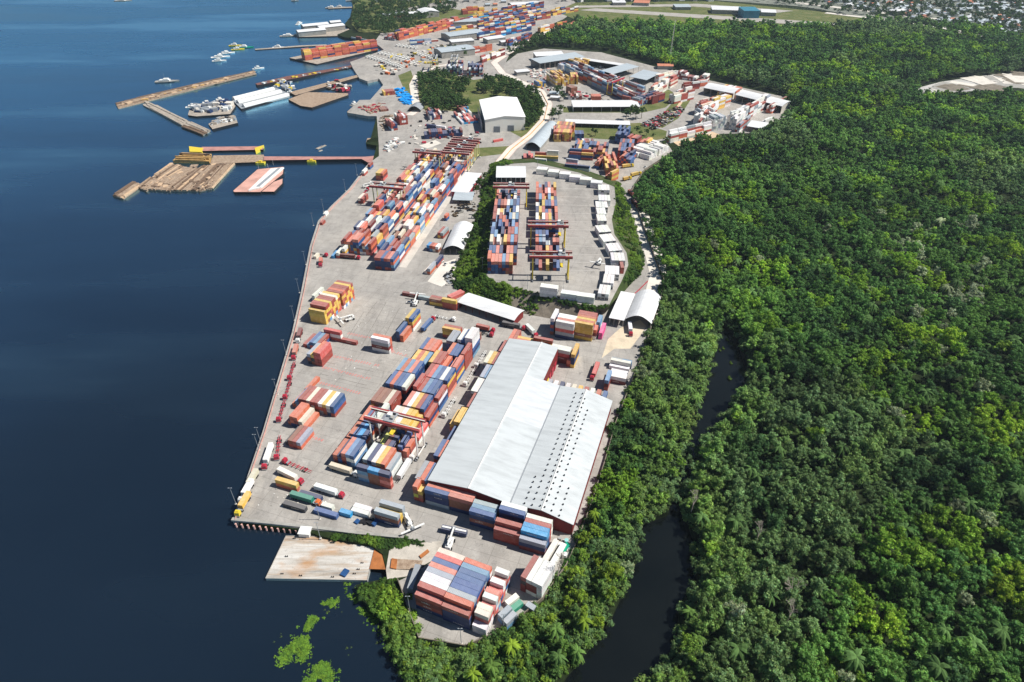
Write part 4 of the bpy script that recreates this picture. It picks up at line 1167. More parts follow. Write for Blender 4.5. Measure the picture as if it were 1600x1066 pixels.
def trail(line, n, spread, label):
    out = []
    for _ in range(n):
        i = R.randint(0, len(line) - 2); f = R.random(); X = line[i][0] + (line[i + 1][0] - line[i][0]) * f; Yp = line[i][1] + (line[i + 1][1] - line[i][1]) * f
        wv = spread * (.35 + .65 * abs(math.sin(3.1 * (i + f) + 1))); X += R.gauss(0, wv); Yp += R.gauss(0, wv * .7)
        v = px(X, Yp, -3.55); s = R.uniform(.08, .34) * (1.3 if R.random() < .15 else 1)
        if nz(v.x, v.y, .25, 4) < -.22: continue
        out.append([tuple(v), (s, s, s * R.uniform(.5, 1.0)), R.uniform(0, 6.28), IB + R.randint(0, 2), tuple(Vector(R.choice(WL)) * R.uniform(.7, 1.25))])
    scatter_object("floating_vegetation", out, label, "undergrowth")
trail([(474, 984), (486, 970), (500, 956), (514, 945), (522, 938)], 900, 5.5, "upper trail of green river weeds floating off the ramp barge")
trail([(440, 1036), (452, 1018), (466, 1004), (480, 1000), (476, 1018), (470, 1032)], 800, 6.5, "middle trail of green river weeds floating off the ramp barge")
trail([(484, 1076), (494, 1056), (504, 1042), (512, 1052), (518, 1075)], 800, 8, "lower trail of green river weeds at the picture edge of the river")
trail([(540, 905), (548, 925), (562, 945), (580, 965), (600, 990), (615, 1015), (632, 1060)], 420, 6, "ragged weeds fringing the bank below the ramp barge")
specks = []
for _ in range(26):
    X, Yp = R.choice(((545, 915), (428, 992), (548, 1018), (596, 1005), (520, 955), (560, 930))); v = px(X + R.uniform(-14, 14), Yp + R.uniform(-12, 12), -3.6); s = R.uniform(.1, .3)
    specks.append([tuple(v), (s, s, s * .6), 0, IB, (.11, .16, .05)])
for X, Yp in ((1137, 532), (1130, 545), (1142, 568), (1125, 548), (1140, 592)):
    v = px(X, Yp, -3.5); specks.append([tuple(v), R.uniform(.5, 1.0), 0, IB + 1, (.10, .17, .03)])
scatter_object("floating_vegetation", specks, "small tufts of weed drifting on the dark water", "undergrowth")
# ---- trees standing in the port
def port_trees(pl, z, smin, smax, label, group, t0=(.065, .125, .036)):
    for X, Yp in pl:
        v = px(X, Yp, z); s = R.uniform(smin, smax)
        k = R.choice(range(6)) if v.y < 800 else IF + R.randint(0, 3)
        put_tree([tuple(v), (s, s, s * R.uniform(.85, 1.1)), R.uniform(0, 6), k, tuple(Vector(t0) * R.uniform(.8, 1.25)), 'b'], label, "tree", group)
def sprinkle(poly, n, keep=None):
    xs = [p[0] for p in poly]; ys = [p[1] for p in poly]; o = []; k = 0
    while len(o) < n and k < 4000:
        k += 1; X, Yp = R.uniform(min(xs), max(xs)), R.uniform(min(ys), max(ys))
        if inside(poly, X, Yp) and not any(hypot(X - a, (Yp - b) * 1.6) < (keep or 5) for a, b in o): o.append((X, Yp))
    return o
WOOD = sprinkle([(655, 125), (690, 118), (735, 132), (722, 160), (735, 172), (700, 178), (672, 180), (660, 160)], 150, 3.2) + sprinkle([(760, 125), (800, 130), (838, 150), (848, 170), (844, 192), (822, 205), (800, 158), (745, 145)], 150, 3.2)
ptl = []
for X, Yp in WOOD:
    v = px(X, Yp, 0); s = R.uniform(.75, 1.2); ptl.append([tuple(v), s, R.uniform(0, 6), IF + R.randint(0, 3), tuple(Vector((.06, .115, .036)) * R.uniform(.7, 1.5))])
scatter_object("woodland", ptl, "dark wood on the hill around the big white shed", "wood")
port_trees([(752, 290), (757, 281), (748, 297), (760, 295), (745, 303)], 0, .7, .95, "dark round tree at the head of the bank beside the raised yard", "trees at the head of the bank")
port_trees([(722, 405), (716, 420), (728, 385), (735, 372), (738, 432), (742, 345)], 3, .5, .75, "green tree on the bank west of the raised yard", "trees on the western bank", (.055, .10, .026))
port_trees([(968, 330), (972, 342), (964, 322)], 4, .6, .8, "bushy green tree beside the yard road bend", "trees beside the yard road")
port_trees([(982, 385), (990, 398), (985, 410)], 3, .5, .7, "yellowish tree on the slope above the yard road", "trees on the slope above the road", (.10, .15, .03))
port_trees([(866, 180), (873, 186), (862, 188), (876, 178)], 0, .9, 1.2, "round tree beside the curved arched shed road", "trees beside the arched shed")
port_trees([(985, 182), (993, 186), (978, 187), (1002, 185), (990, 178)], 0, 1.0, 1.3, "big round tree at the end of the long open shed", "trees at the end of the long shed")
port_trees([(880, 158), (876, 154)], 0, .8, 1.0, "dark tree near the small huts", "trees near the huts")
port_trees([(930, 213), (925, 210), (985, 212), (1000, 214), (1010, 212), (1020, 216), (995, 210)], 0, .5, .8, "low tree on the grass terrace below the long sheds", "trees on the terrace")
port_trees([(1040, 228), (1036, 232)], 0, .7, .9, "small tree by the corner of the white box wall", "trees by the white box wall", (.08, .13, .03))
port_trees([(735, 226), (745, 224), (725, 224), (712, 222)], 0, .5, .7, "small dark tree in front of the gantry row", "trees before the gantry row")
# the wooded shore, the airfield edge and the far town
ptl = []
for X, Yp in sprinkle([(549, 36), (556, 8), (600, 0), (690, 2), (720, 15), (640, 40), (592, 52), (555, 50)], 420, 2.0) + sprinkle([(590, 50), (660, 40), (690, 50), (640, 58), (600, 58)], 60, 3) + sprinkle([(850, 60), (905, 38), (960, 44), (920, 70)], 60, 4) + sprinkle([(1250, 12), (1420, 40), (1560, 62), (1600, 70), (1640, 20), (1600, -20), (1100, -10)], 800, 2.2) + sprinkle([(690, 78), (735, 82), (728, 92), (690, 90)], 14, 5) + sprinkle([(840, -5), (1100, -4), (1120, 4), (880, 8)], 60, 4) + sprinkle([(650, -20), (860, -20), (850, 4), (700, 6)], 150, 3) + sprinkle([(868, 140), (880, 145), (876, 152), (866, 150)], 3) + sprinkle([(790, 86), (840, 62), (850, 68), (806, 88)], 20, 3) + sprinkle([(800, 80), (850, 60), (905, 32), (912, 42), (860, 74)], 90, 3):
    v = px(X, Yp, 0); s = R.uniform(.7, 1.2); ptl.append([tuple(v), s, R.uniform(0, 6), IF + R.randint(0, 3), tuple(Vector((.065, .12, .042)) * R.uniform(.7, 1.4))])
scatter_object("far_woods", ptl, "trees along the far shore, airfield and town", "woods")
for X, Yp, nm in ((1235, 940, 'left'), (1180, 850, 'b'), (1080, 800, 'c'), (1228, 975, 'd'), (872, 900, 'e')):
    v = px(X, Yp, 4); e = BARE[len(nm) % 2]
    o = bpy.data.objects.new("bare_tree", e); o.location = v; COL.objects.link(o); tag(o, "leafless grey tree standing among green crowns", "tree", "bare trees among the green crowns")
# ================================================================== buildings, cranes, vehicles, boats
UP = Vector((0, 0, 1))
AL, AC = frame(Y)
def yp(p, l, z=0.0): return AC * p + AL * l + UP * z
def slab(m, pts, mat, th=.25, side=None):
    """a thin roof plate: four points or more, with thickness"""
    P = [Vector(p) for p in pts]; n = len(P); Q = [p - UP * th for p in P]
    nn = (P[1] - P[0]).cross(P[2] - P[0])
    order = list(range(n)) if nn.z > 0 else list(range(n - 1, -1, -1))
    m.add(P, [tuple(order)], mat); m.add(Q, [tuple(reversed(order))], side or mat)
    for i in range(n):
        j = (i + 1) % n; f = (0, 1, 2, 3) if nn.z < 0 else (3, 2, 1, 0)
        m.add([P[i], P[j], Q[j], Q[i]], [f], side or mat)
def part(m, name, parent, label=None):
    """build m, given in world coordinates, as a part of parent (an Empty standing unrotated)"""
    o = m.build(name, loc=parent.location); o.parent = parent; o.location = (0, 0, 0)
    if label: o["label"] = label
    return o
# ---- the long warehouse
wh = empty("warehouse", yp(-70, 230), label="huge pale grey roofed warehouse with maroon walls beside the containers", cat="warehouse")
zE, zR1, zV, zR2, zR = 12.0, 14.0, 11.0, 12.4, 8.2
L0, L1, L2 = 184.3, 273.0, 305.6
for (a, za, b, zb, l0, l1, mat) in ((-105.3, zE, -84.0, zR1, L0 - .5, L2, ROOF_WH), (-84.0, zR1, -63.2, zV, L0 - .5, L1, ROOF_WH), (-84.0, zR1, -73.4, 12.5, L1, L2, ROOF_WH),
                                    (-63.0, zV, -47.9, zR2, L0 - .5, L1, ROOF_WH), (-47.9, zR2, -32.6, zR, L0 - .5, L1, ROOF_WH)):
    m = MB(); slab(m, [yp(a, l0, za), yp(b, l0, zb), yp(b, l1, zb), yp(a, l1, za)], mat, .3); part(m, "roof", wh)
m = MB(); slab(m, [yp(-83.8, 236.0, zR1 + .02), yp(-63.4, 236.0, zV + .04), yp(-63.4, 272.8, zV + .04), yp(-83.8, 272.8, zR1 + .02)], m_roof("newer_roof_sheet", (.61, .64, .665), 18.7), .05); part(m, "roof", wh, "newer whiter roof sheeting over the middle bay")
for a, z, l1 in ((-84.0, zR1, L2), (-47.9, zR2, L1)):
    m = MB(); m.bar(yp(a, L0 - .6, z + .05), yp(a, l1, z + .05), .35, WHITE); part(m, "ridge_cap", wh)
m = MB(); m.bar(yp(-63.1, L0 - .7, zV), yp(-63.1, L1, zV), .4, STEEL); part(m, "roof_gutter", wh)
m = MB()
prof = [(-105, zE), (-84, zR1), (-63.1, zV), (-47.9, zR2), (-33, zR)]
base = [yp(p, L0, -.2) for p, z in prof]; top = [yp(p, L0, z - .35) for p, z in prof]
m.add(base + top, [(i, i + 1, 5 + i + 1, 5 + i) for i in range(4)], MAROON)
m.add([yp(-33, L0, -.2), yp(-33, L1, -.2), yp(-33, L1, zR - .35), yp(-33, L0, zR - .35)], [(0, 1, 2, 3)], MAROON)
m.add([yp(-33, L1, -.2), yp(-73.4, L1, -.2), yp(-73.4, L1, 12.1), yp(-63.1, L1, zV - .35), yp(-47.9, L1, zR2 - .35), yp(-33, L1, zR - .35)], [(0, 1, 2, 3, 4, 5)], MAROON)
m.add([yp(-73.4, L1, -.2), yp(-73.4, L2 - .4, -.2), yp(-73.4, L2 - .4, 12.1), yp(-73.4, L1, 12.1)], [(0, 1, 2, 3)], MAROON)
m.add([yp(-73.4, L2 - .4, -.2), yp(-105, L2 - .4, -.2), yp(-105, L2 - .4, zE - .35), yp(-84, L2 - .4, zR1 - .35), yp(-73.4, L2 - .4, 12.1)], [(0, 1, 2, 3, 4)], MAROON)
m.add([yp(-105, L2 - .4, -.2), yp(-105, L0, -.2), yp(-105, L0, zE - .35), yp(-105, L2 - .4, zE - .35)], [(0, 1, 2, 3)], MAROON)
part(m, "wall", wh)
for k in range(5):
    m = MB(); m.box(yp(-73.2, 277 + k * 5.5, 0), (.3, 3.6, 5.2), YELLOWP if k < 2 else REDP, Y); part(m, "loading_door", wh, "yellow loading door" if k < 2 else "red loading door")
vm = MB(); vm.bar((0, 0, 0), (0, 0, .45), .28, STEEL, 8); vm.bar((0, 0, .45), (0, 0, .85), .42, DARK, 8, .34)
v0 = vm.build("roof_vent"); vd = v0.data; bpy.data.objects.remove(v0)
for (p, l0, n, st) in ((-56.6, 185.5, 6, 3.4), (-52.9, 185.5, 23, 3.75), (-49.1, 186, 23, 3.75), (-47.0, 186, 22, 3.75), (-43.6, 185.8, 20, 3.75), (-39.7, 185, 6, 3.4)):
    for i in range(n):
        l = l0 + i * st; z = zV + (p + 63) * (zR2 - zV) / 15.1 if p < -47.9 else zR2 - (p + 47.9) * (zR2 - zR) / 15.3
        q = bpy.data.objects.new("roof_vent", vd); COL.objects.link(q); q.parent = wh; q.location = yp(p, l, z - .05) - wh.location

def shed(name, label, A, B, D, z, rise, kind, roof, wall=GREYWALL, walls="lrb", z0=0.0, posts=0, th=.3, cat="shed", skew=None, over=.6):
    """A, B: front eave corners in the picture at height z; D: depth away. kind: flat, gable_x / arch_x (ridge parallel to the front), gable_y / arch_y (front is the gable)"""
    a, b = px(*A, z), px(*B, z); w_ = (b - a).length; ex = (b - a).normalized(); ex.z = 0; ey = Vector((-ex.y, ex.x, 0))
    if ey.y < 0: ey = -ey
    if skew is not None: ey = Vector((sin(radians(skew)), cos(radians(skew)), 0))
    e = empty(name, Vector(((a.x + b.x) / 2, (a.y + b.y) / 2, z0)), label=label, cat=cat)
    Q = lambda u, v, zz_: Vector((a.x, a.y, 0)) + ex * u + ey * v + UP * zz_
    m = MB()
    if kind == 'flat': slab(m, [Q(-over, -over, z), Q(w_ + over, -over, z), Q(w_ + over, D + over, z + rise), Q(-over, D + over, z + rise)], roof, th)
    else:
        n = 2 if kind.startswith('gable') else 10; ys = kind.endswith('y')
        W_span = w_ if ys else D
        cur = []
        for i in range(n + 1):
            t = i / n; hz_ = z + (rise * (1 - abs(2 * t - 1)) if n == 2 else rise * sin(pi * t))
            cur.append((t * (W_span + 2 * over) - over, hz_))
        for i in range(n):
            (t0, h0), (t1, h1) = cur[i], cur[i + 1]
            if ys: slab(m, [Q(t0, -over, h0), Q(t1, -over, h1), Q(t1, D + over, h1), Q(t0, D + over, h0)], roof, th)
            else: slab(m, [Q(-over, t0, h0), Q(w_ + over, t0, h0), Q(w_ + over, t1, h1), Q(-over, t1, h1)], roof, th)
    part(m, "roof", e)
    if walls:
        m = MB()
        def gab(pts): m.add(pts, [tuple(range(len(pts)))], wall)
        top_f = [(0, z)] if kind in ('flat',) or kind.endswith('x') else None
        ys = kind.endswith('y'); n = 2 if kind.startswith('gable') else 10
        prof_ = lambda t: (rise * (1 - abs(2 * t - 1)) if n == 2 else rise * sin(pi * t)) if kind != 'flat' else 0
        zz2 = z - th - .05
        if 'f' in walls: gab([Q(0, 0, z0 - .2), Q(w_, 0, z0 - .2)] + ([Q(w_ * (1 - i / n), 0, zz2 + prof_(1 - i / n)) for i in range(n + 1)] if ys else [Q(w_, 0, zz2), Q(0, 0, zz2)]))
        if 'b' in walls: gab([Q(w_, D, z0 - .2), Q(0, D, z0 - .2)] + ([Q(w_ * i / n, D, zz2 + prof_(i / n)) for i in range(n + 1)] if ys else [Q(0, D, zz2), Q(w_, D, zz2)]))
        if 'l' in walls: gab([Q(0, D, z0 - .2), Q(0, 0, z0 - .2)] + ([Q(0, 0, zz2), Q(0, D, zz2)] if ys or kind == 'flat' else [Q(0, D * i / n, zz2 + prof_(i / n)) for i in range(n + 1)]))
        if 'r' in walls: gab([Q(w_, 0, z0 - .2), Q(w_, D, z0 - .2)] + ([Q(w_, D, zz2), Q(w_, 0, zz2)] if ys or kind == 'flat' else [Q(w_, D * (1 - i / n), zz2 + prof_(1 - i / n)) for i in range(n + 1)]))
        part(m, "wall", e)
    for i in range(posts):
        t = i / max(1, posts - 1); m = MB(); m.bar(Q(w_ * t, 0.1, z0 - .1), Q(w_ * t, 0.1, z - th), .2, wall); part(m, "post", e)
    return e, Q, w_
shed("open_shed", "long open shed with curved white roof and maroon front", (717, 472), (803, 500), 13, 5.6, 1.4, 'arch_x', ROOF_WHITE, MAROON, "lrb", posts=9)
shed("arched_shed", "tall arched white tunnel shed open to the yard beside trees", (978, 498), (1017, 505), 34, 5.0, 4.6, 'arch_y', ROOF_WHITE, GREYWALL, "lr", posts=2, skew=21)
shed("open_shed", "flat pale canopy beside the tall arched tunnel shed", (953, 496), (974, 500), 34, 6.0, .4, 'flat', ROOF_WHITE, GREYWALL, "l", posts=4, skew=21)
shed("arched_shed", "white arched shed at the foot of the green bank", (693.5, 389), (722.5, 389.5), 43, 5.0, 3.4, 'arch_y', ROOF_WHITE, GREYWALL, "lr", posts=4, skew=8)
shed("low_building", "flat white roofed building with red base beside the lane", (706, 299), (731, 301), 46, 5.0, .6, 'flat', ROOF_WHITE, REDP, "flrb", cat="building", skew=13.6)
shed("lean_to", "small grey lean to roof by the bank trees", (708, 312), (737, 313), 16, 4.0, 1.0, 'flat', ROOF_GREY, DARK, "b", posts=4)
shed("gate_shed", "wide shed with curved white roof behind the western block", (776, 277), (821, 277), 27, 16.0, 2.6, 'arch_x', ROOF_WHITE, WHITE, "lrb", z0=HZ, posts=7)
e_, Q_, w__ = shed("white_shed", "big white gabled shed with blank white front wall", (758, 187), (820.5, 182.5), 78, 15.5, 2.8, 'gable_y', plain("bright_white_sheet", (246, 246, 244), .5, .3, .04, .05), plain("white_wall_sheet", (244, 240, 230), .7, .2, .08, .08), "flrb", skew=-7)
m = MB(); m.box(Q_(-3.5, 34, 0), (.4, 60, 11), STEEL, -7); part(m, "side_screen", e_)
for k in range(2): m = MB(); m.box(Q_(w__ * (.25 + .35 * k), -.35, 0), (11, .5, 7), STEEL, 94 - 90); part(m, "sliding_door", e_)
shed("arched_shed", "long grey arched shed beside the ridge road", (822, 226), (843.5, 230.5), 76, 4.5, 4.2, 'arch_y', ROOF_GREY, GREYWALL, "lr", posts=2, skew=19)
shed("open_shed", "long open shed with white columns and pale roof", (896, 167), (999.5, 166.5), 24, 6.5, .8, 'flat', ROOF_WHITE, WHITE, "lrb", posts=8)
shed("open_shed", "narrow low canopy along the grassy terrace", (884, 192), (984, 195), 12, 5.0, .4, 'flat', ROOF_WHITE, GREYWALL, "b", posts=9)
shed("open_shed", "grey roofed loading shed with pale columns by the forest", (843.8, 99), (913, 88.5), 26, 10, 1.5, 'flat', ROOF_GREY, PALE, "b", posts=10)
shed("open_shed", "white roofed shed behind the grey loading shed", (838, 88), (882, 86), 22, 9, 1.2, 'flat', ROOF_WHITE, PALE, "b", posts=5)
shed("open_shed", "long thin white canopy at the forest edge", (905, 92.5), (975, 103), 9, 9, .6, 'flat', ROOF_WHITE, DARK, "b", posts=6)
shed("open_shed", "grey roofed shed at the end of the long thin canopy", (958, 115.5), (998, 104), 22, 9.5, .8, 'flat', ROOF_GREY, DARK, "b", posts=6)
shed("open_shed", "square grey roofed shed by the red gantry", (984, 119.5), (1010, 125), 42, 9, 1.0, 'flat', ROOF_GREY, DARK, "b", posts=5, skew=37)
shed("curved_shed", "curved white roofed shed along the forest edge", (1150, 148), (1222, 166), 26, 9, 3.0, 'arch_x', ROOF_WHITE, PALE, "lrb", posts=7)
shed("curved_shed", "white roofed shed end joining the curved shed", (1100, 137), (1146, 146), 26, 9, 3.0, 'arch_x', ROOF_WHITE, PALE, "lrb", posts=5)
shed("open_shed", "small white canopy at the outer corner of the white stacks", (1168, 197), (1193, 201), 22, 6, .5, 'flat', ROOF_WHITE, GREYWALL, "b", posts=4)
shed("tent", "round topped grey tent beside the blue tarpaulins", (638, 171), (657, 172), 16, 2.5, 4.5, 'arch_y', STEEL, GREYWALL, "lrb", cat="tent")
for i, (A, B, D, z, rise, kind, rf, lab) in enumerate((
    ((808, 113), (828, 111), 12, 5, .5, 'flat', ROOF_WHITE, "white flat roofed hut by the ridge road"), ((858, 146), (872, 147), 10, 4, .5, 'flat', ROOF_GREY, "grey hut at the ridge road bend"), ((860, 152), (874, 153), 8, 4, 1, 'gable_x', ROOF_WHITE, "white cottage below the grey hut"),
    ((690, 82), (742, 76), 34, 10, 2, 'gable_x', ROOF_GREY, "long grey roofed depot beyond the round wood"), ((703, 57), (756, 50), 34, 9, 2, 'gable_x', ROOF_GREY, "wide pale depot among the northern stacks"), ((706, 66), (741, 63), 16, 7, 1, 'flat', ROOF_WHITE, "white roof between the two depots"),
    ((700, 35), (752, 33), 34, 9, 2, 'gable_x', ROOF_GREY, "furthest grey depot among the northern stacks"), ((660, 20), (686, 18), 40, 10, 3, 'gable_y', ROOF_WHITE, "white gabled hall in the shore trees"), ((636, 22), (656, 20), 20, 7, 2, 'gable_x', ROOF_WHITE, "white low hall beside the gabled hall"),
    ((600, 24), (640, 20), 18, 6, 1.5, 'gable_x', ROOF_GREY, "long pale roof in the shore trees"), ((800, 8), (850, 5), 30, 9, 2, 'gable_x', ROOF_WHITE, "white roofed hall near the airfield end"), ((762, 62), (790, 58), 16, 7, 1, 'flat', ROOF_WHITE, "white hut among the blue stacks"),
    ((784, 66), (806, 64), 14, 6, 1, 'gable_x', ROOF_WHITE, "low white building by the bending road"), ((616, 27), (632, 26), 10, 5, 2, 'gable_x', plain("clay_roof", (196, 130, 104), .8, .2, .2, .3), "house with a clay roof in the shore trees"),
    ((880, 40), (900, 37), 16, 6, 1, 'gable_x', plain("clay_roof", (196, 130, 104)), "clay roofed house by the small field"), ((1028, 103), (1052, 103.5), 14, 5, 1.5, 'gable_x', plain("clay_roof", (196, 130, 104)), "long clay roofed house in the forest clearing"))):
    shed("outlying_building", lab, A, B, D, z, rise, kind, rf, GREYWALL, "flrb", cat="building")
for A, B, D, rf, lab in (((466, 50.5), (509, 46.5), 22, ROOF_WHITE, "front white shed on the far river pier"), ((474, 41.5), (514, 37.5), 22, ROOF_WHITE, "middle white shed on the far river pier"), ((500, 44), (539, 39.5), 24, ROOF_WHITE, "shore end white shed on the far river pier"), ((517, 35.5), (533, 34), 16, ROOF_WHITE, "rear white shed on the far river pier")):
    shed("pier_shed", lab, A, B, D, 6, 2, 'gable_x', rf, GREYWALL, "flrb", z0=-2)
TEAL = plain("blue_green_wall", (60, 128, 150), .6, .3, .2, .1)
for A, B, D, z, rf, wl, lab in (((1113, 15), (1160, 16.5), 40, 8, ROOF_WHITE, GREYWALL, "long white terminal beside the runway"), ((1163, 17), (1188, 17), 40, 14, TEAL, TEAL, "blue terminal block beside the runway"), ((1190, 19), (1213, 20), 30, 7, ROOF_WHITE, GREYWALL, "low white hangar at the runway end"),
                                ((1056, 11), (1080, 11), 30, 6, ROOF_GREY, GREYWALL, "grey hangar by the taxiway"), ((990, 4), (1014, 5), 30, 6, plain("clay_roof", (196, 130, 104)), GREYWALL, "ochre hangar by the taxiway"), ((958, 4), (978, 4), 26, 6, ROOF_WHITE, GREYWALL, "white hangar by the taxiway")):
    shed("airport_building", lab, A, B, D, z, 1, 'flat', rf, wl, "flrb", cat="building")
# ---- far town houses: too small and alike to tell apart
def house_mesh(w_, d_, h, c, rc):
    m = MB(); m.box((0, 0, -.5), (w_, d_, h + .5), c)
    slab(m, [(-w_ / 2 - .5, -d_ / 2 - .5, h), (w_ / 2 + .5, -d_ / 2 - .5, h), (w_ / 2 + .5, 0, h + 2), (-w_ / 2 - .5, 0, h + 2)], rc); slab(m, [(-w_ / 2 - .5, d_ / 2 + .5, h), (-w_ / 2 - .5, 0, h + 2), (w_ / 2 + .5, 0, h + 2), (w_ / 2 + .5, d_ / 2 + .5, h)], rc)
    o = m.build("town_house"); d = o.data; bpy.data.objects.remove(o); return d
HM = [house_mesh(11, 9, 4, GREYWALL, ROOF_GREY), house_mesh(14, 10, 5, WHITE, ROOF_GREY), house_mesh(9, 9, 4, GREYWALL, plain("clay_roof", (196, 130, 104))), house_mesh(26, 14, 7, GREYWALL, ROOF_WHITE)]
TOWNP = [(1290, 6), (1420, 30), (1520, 48), (1606, 62), (1606, -4), (1220, -4)]
hs = sprinkle(TOWNP, 250, 3.0) + sprinkle([(870, -4), (1100, -3), (1110, 2), (880, 4)], 22, 5) + sprinkle([(600, 14), (700, 8), (760, 14), (800, 4), (700, -4), (560, -4)], 18, 6)
for X, Yp in hs:
    v = px(X, Yp, 0); o = bpy.data.objects.new("town_house", R.choice(HM[:3] + HM[:2] + [HM[3]] * (R.random() < .3))); o.location = v; o.rotation_euler = (0, 0, R.choice((.2, .3, 1.8, 1.0)) + R.uniform(-.15, .15))
    COL.objects.link(o); tag(o, "small pale roofed house in the far town and shore trees", "house", "pale houses of the far town")
for pts_, w_ in (([(1290, 20), (1400, 33), (1500, 48), (1610, 66)], 16), ([(1240, 4), (1330, 14), (1440, 28), (1610, 40)], 18), ([(1500, 50), (1560, 60), (1620, 75)], 30)): strip("town_road", pts_, w_, PALE, .3 + w_ * .01)
# ---- rubber tyred gantry cranes
def gantry(az, p, l, span, dep, hgt, z0, legm, beamm, label, grp, trol=.4, det=True):
    al, ac = frame(az); c = ac * (p + span / 2) + al * l + UP * z0
    e = empty("gantry_crane", c, label=label, cat="crane", group=grp)
    G = lambda u, v, z: c + ac * u + al * v + UP * z
    h = span / 2; d = dep / 2
    for su in (-1, 1):
        for sv in (-1, 1): m = MB(); m.bar(G(su * h, sv * d, 1.1), G(su * h, sv * d * .93, hgt), .5, legm, 4, .42); part(m, "leg", e)
        m = MB(); m.bar(G(su * h, -d, 1.4), G(su * h, d, 1.4), .4, legm); part(m, "sill_beam", e)
        for sv in (-1, 1):
            m = MB(); m.box(G(su * h, sv * (d + 1.2), .1), (1.0, 3.2, 1.0), STEEL, az)
            for k in (-.9, .9): m.bar(G(su * h - .55, sv * (d + 1.2) + k, .65), G(su * h + .55, sv * (d + 1.2) + k, .65), .65, DARK, 10)
            part(m, "bogie", e)
        m = MB(); m.bar(G(su * h, -d, hgt), G(su * h, d, hgt), .3, beamm); part(m, "end_beam", e)
    for sv in (-1, 1):
        m = MB(); m.box(G(0, sv * d, hgt - .8), (span + 5, 1.3, 1.7), beamm, az); part(m, "girder", e)
        m = MB(); m.box(G(0, sv * (d - .95), hgt + .9), (span + 5, .55, .12), PALE, az)
        for k in range(9): m.bar(G(-h - 2.4 + k * (span + 4.8) / 8, sv * (d - 1.15), hgt + 1), G(-h - 2.4 + k * (span + 4.8) / 8, sv * (d - 1.15), hgt + 1.9), .05, WHITE)
        part(m, "walkway", e)
    tx = -h + span * trol
    m = MB(); m.box(G(tx, 0, hgt + .95), (5.2, dep - .6, .5), STEEL, az); m.box(G(tx - .8, .6, hgt + 1.45), (2.2, 2.4, 1.6), WHITE, az); m.box(G(tx + 1.4, -1, hgt + 1.45), (1.5, 1.8, 1.2), GREYWALL, az); m.bar(G(tx + 1.8, 2, hgt + 1.9), G(tx - 2, 2, hgt + 1.9), .5, DARK, 8); part(m, "trolley", e)
    m = MB(); m.box(G(tx + 3.2, -d + 1.6, hgt - 2.6), (1.8, 2.2, 2.2), WHITE, az); m.box(G(tx + 3.2, -d + .45, hgt - 2.2), (1.6, .1, 1.3), GLASS, az); part(m, "cabin", e)
    zs = hgt * .55
    m = MB(); m.box(G(tx, 0, zs), (2.3, 12.0 if dep > 11 else 6.0, .5), YELLOWP, az)
    part(m, "spreader", e)
    m = MB()
    for a in (-.9, .9):
        for b in (-1.6, 1.6): m.bar(G(tx + a, b, zs + .4), G(tx + a * 1.3, b, hgt + 1), .05, DARK)
    part(m, "hoist_rope", e)
    return e
gantry(Y, -148.0, 209.3, 26.4, 8.0, 20, 0, WHITE, CRANERED, "white legged gantry crane with red girders over the main block", None, .42)
gantry(HY, 1.6, 400.5, 25.4, 8, 19, HZ, YELLOWP, CRANERED, "southernmost red girder crane on the raised yard", None, .8)
gantry(HY, -.2, 448.5, 26.2, 8, 19, HZ, YELLOWP, CRANERED, "middle red girder crane over the eastern raised block", None, .85)
gantry(HY, -31.0, 521.0, 26.2, 8, 19, HZ, YELLOWP, CRANERED, "red girder crane over the western raised block", None, .5)
gantry(NB, -235.5, 512.0, 26.5, 9, 18, 0, CREAMP, CRANERED, "red girder crane across the river strip of the north block", None, .3)
for i, (p, l, lab) in enumerate(((-226, 601, "first parked red crane beyond the north block river strip"), (-198, 606, "nearest parked red crane beyond the north block"), (-198, 619, "second parked red crane beyond the north block"), (-198, 632, "third parked red crane beyond the north block"), (-198, 645, "last parked red crane beyond the north block"))):
    gantry(NB, p, l, 25, 7, 18, 0, CREAMP, CRANERED, lab, None, .3 + .1 * i)
p_, l_ = at_frame(60, 955, 146, 0)
gantry(60 + 70, *at_frame(130, 968, 143, 0), 26, 8, 18, 0, YELLOWP, REDP, "yellow legged crane with bright red girder by the square shed", None, .5)
for X, Yp, lab in ((680, 106, "pale legged crane over the left far stack"), (712, 106, "pale legged crane over the right far stack")):
    gantry(90, *[(lambda v: (v.dot(frame(90)[1]), v.dot(frame(90)[0])))(px(X, Yp, 0))][0], 24, 9, 18, 0, CREAMP, STEEL, lab, None, .5)
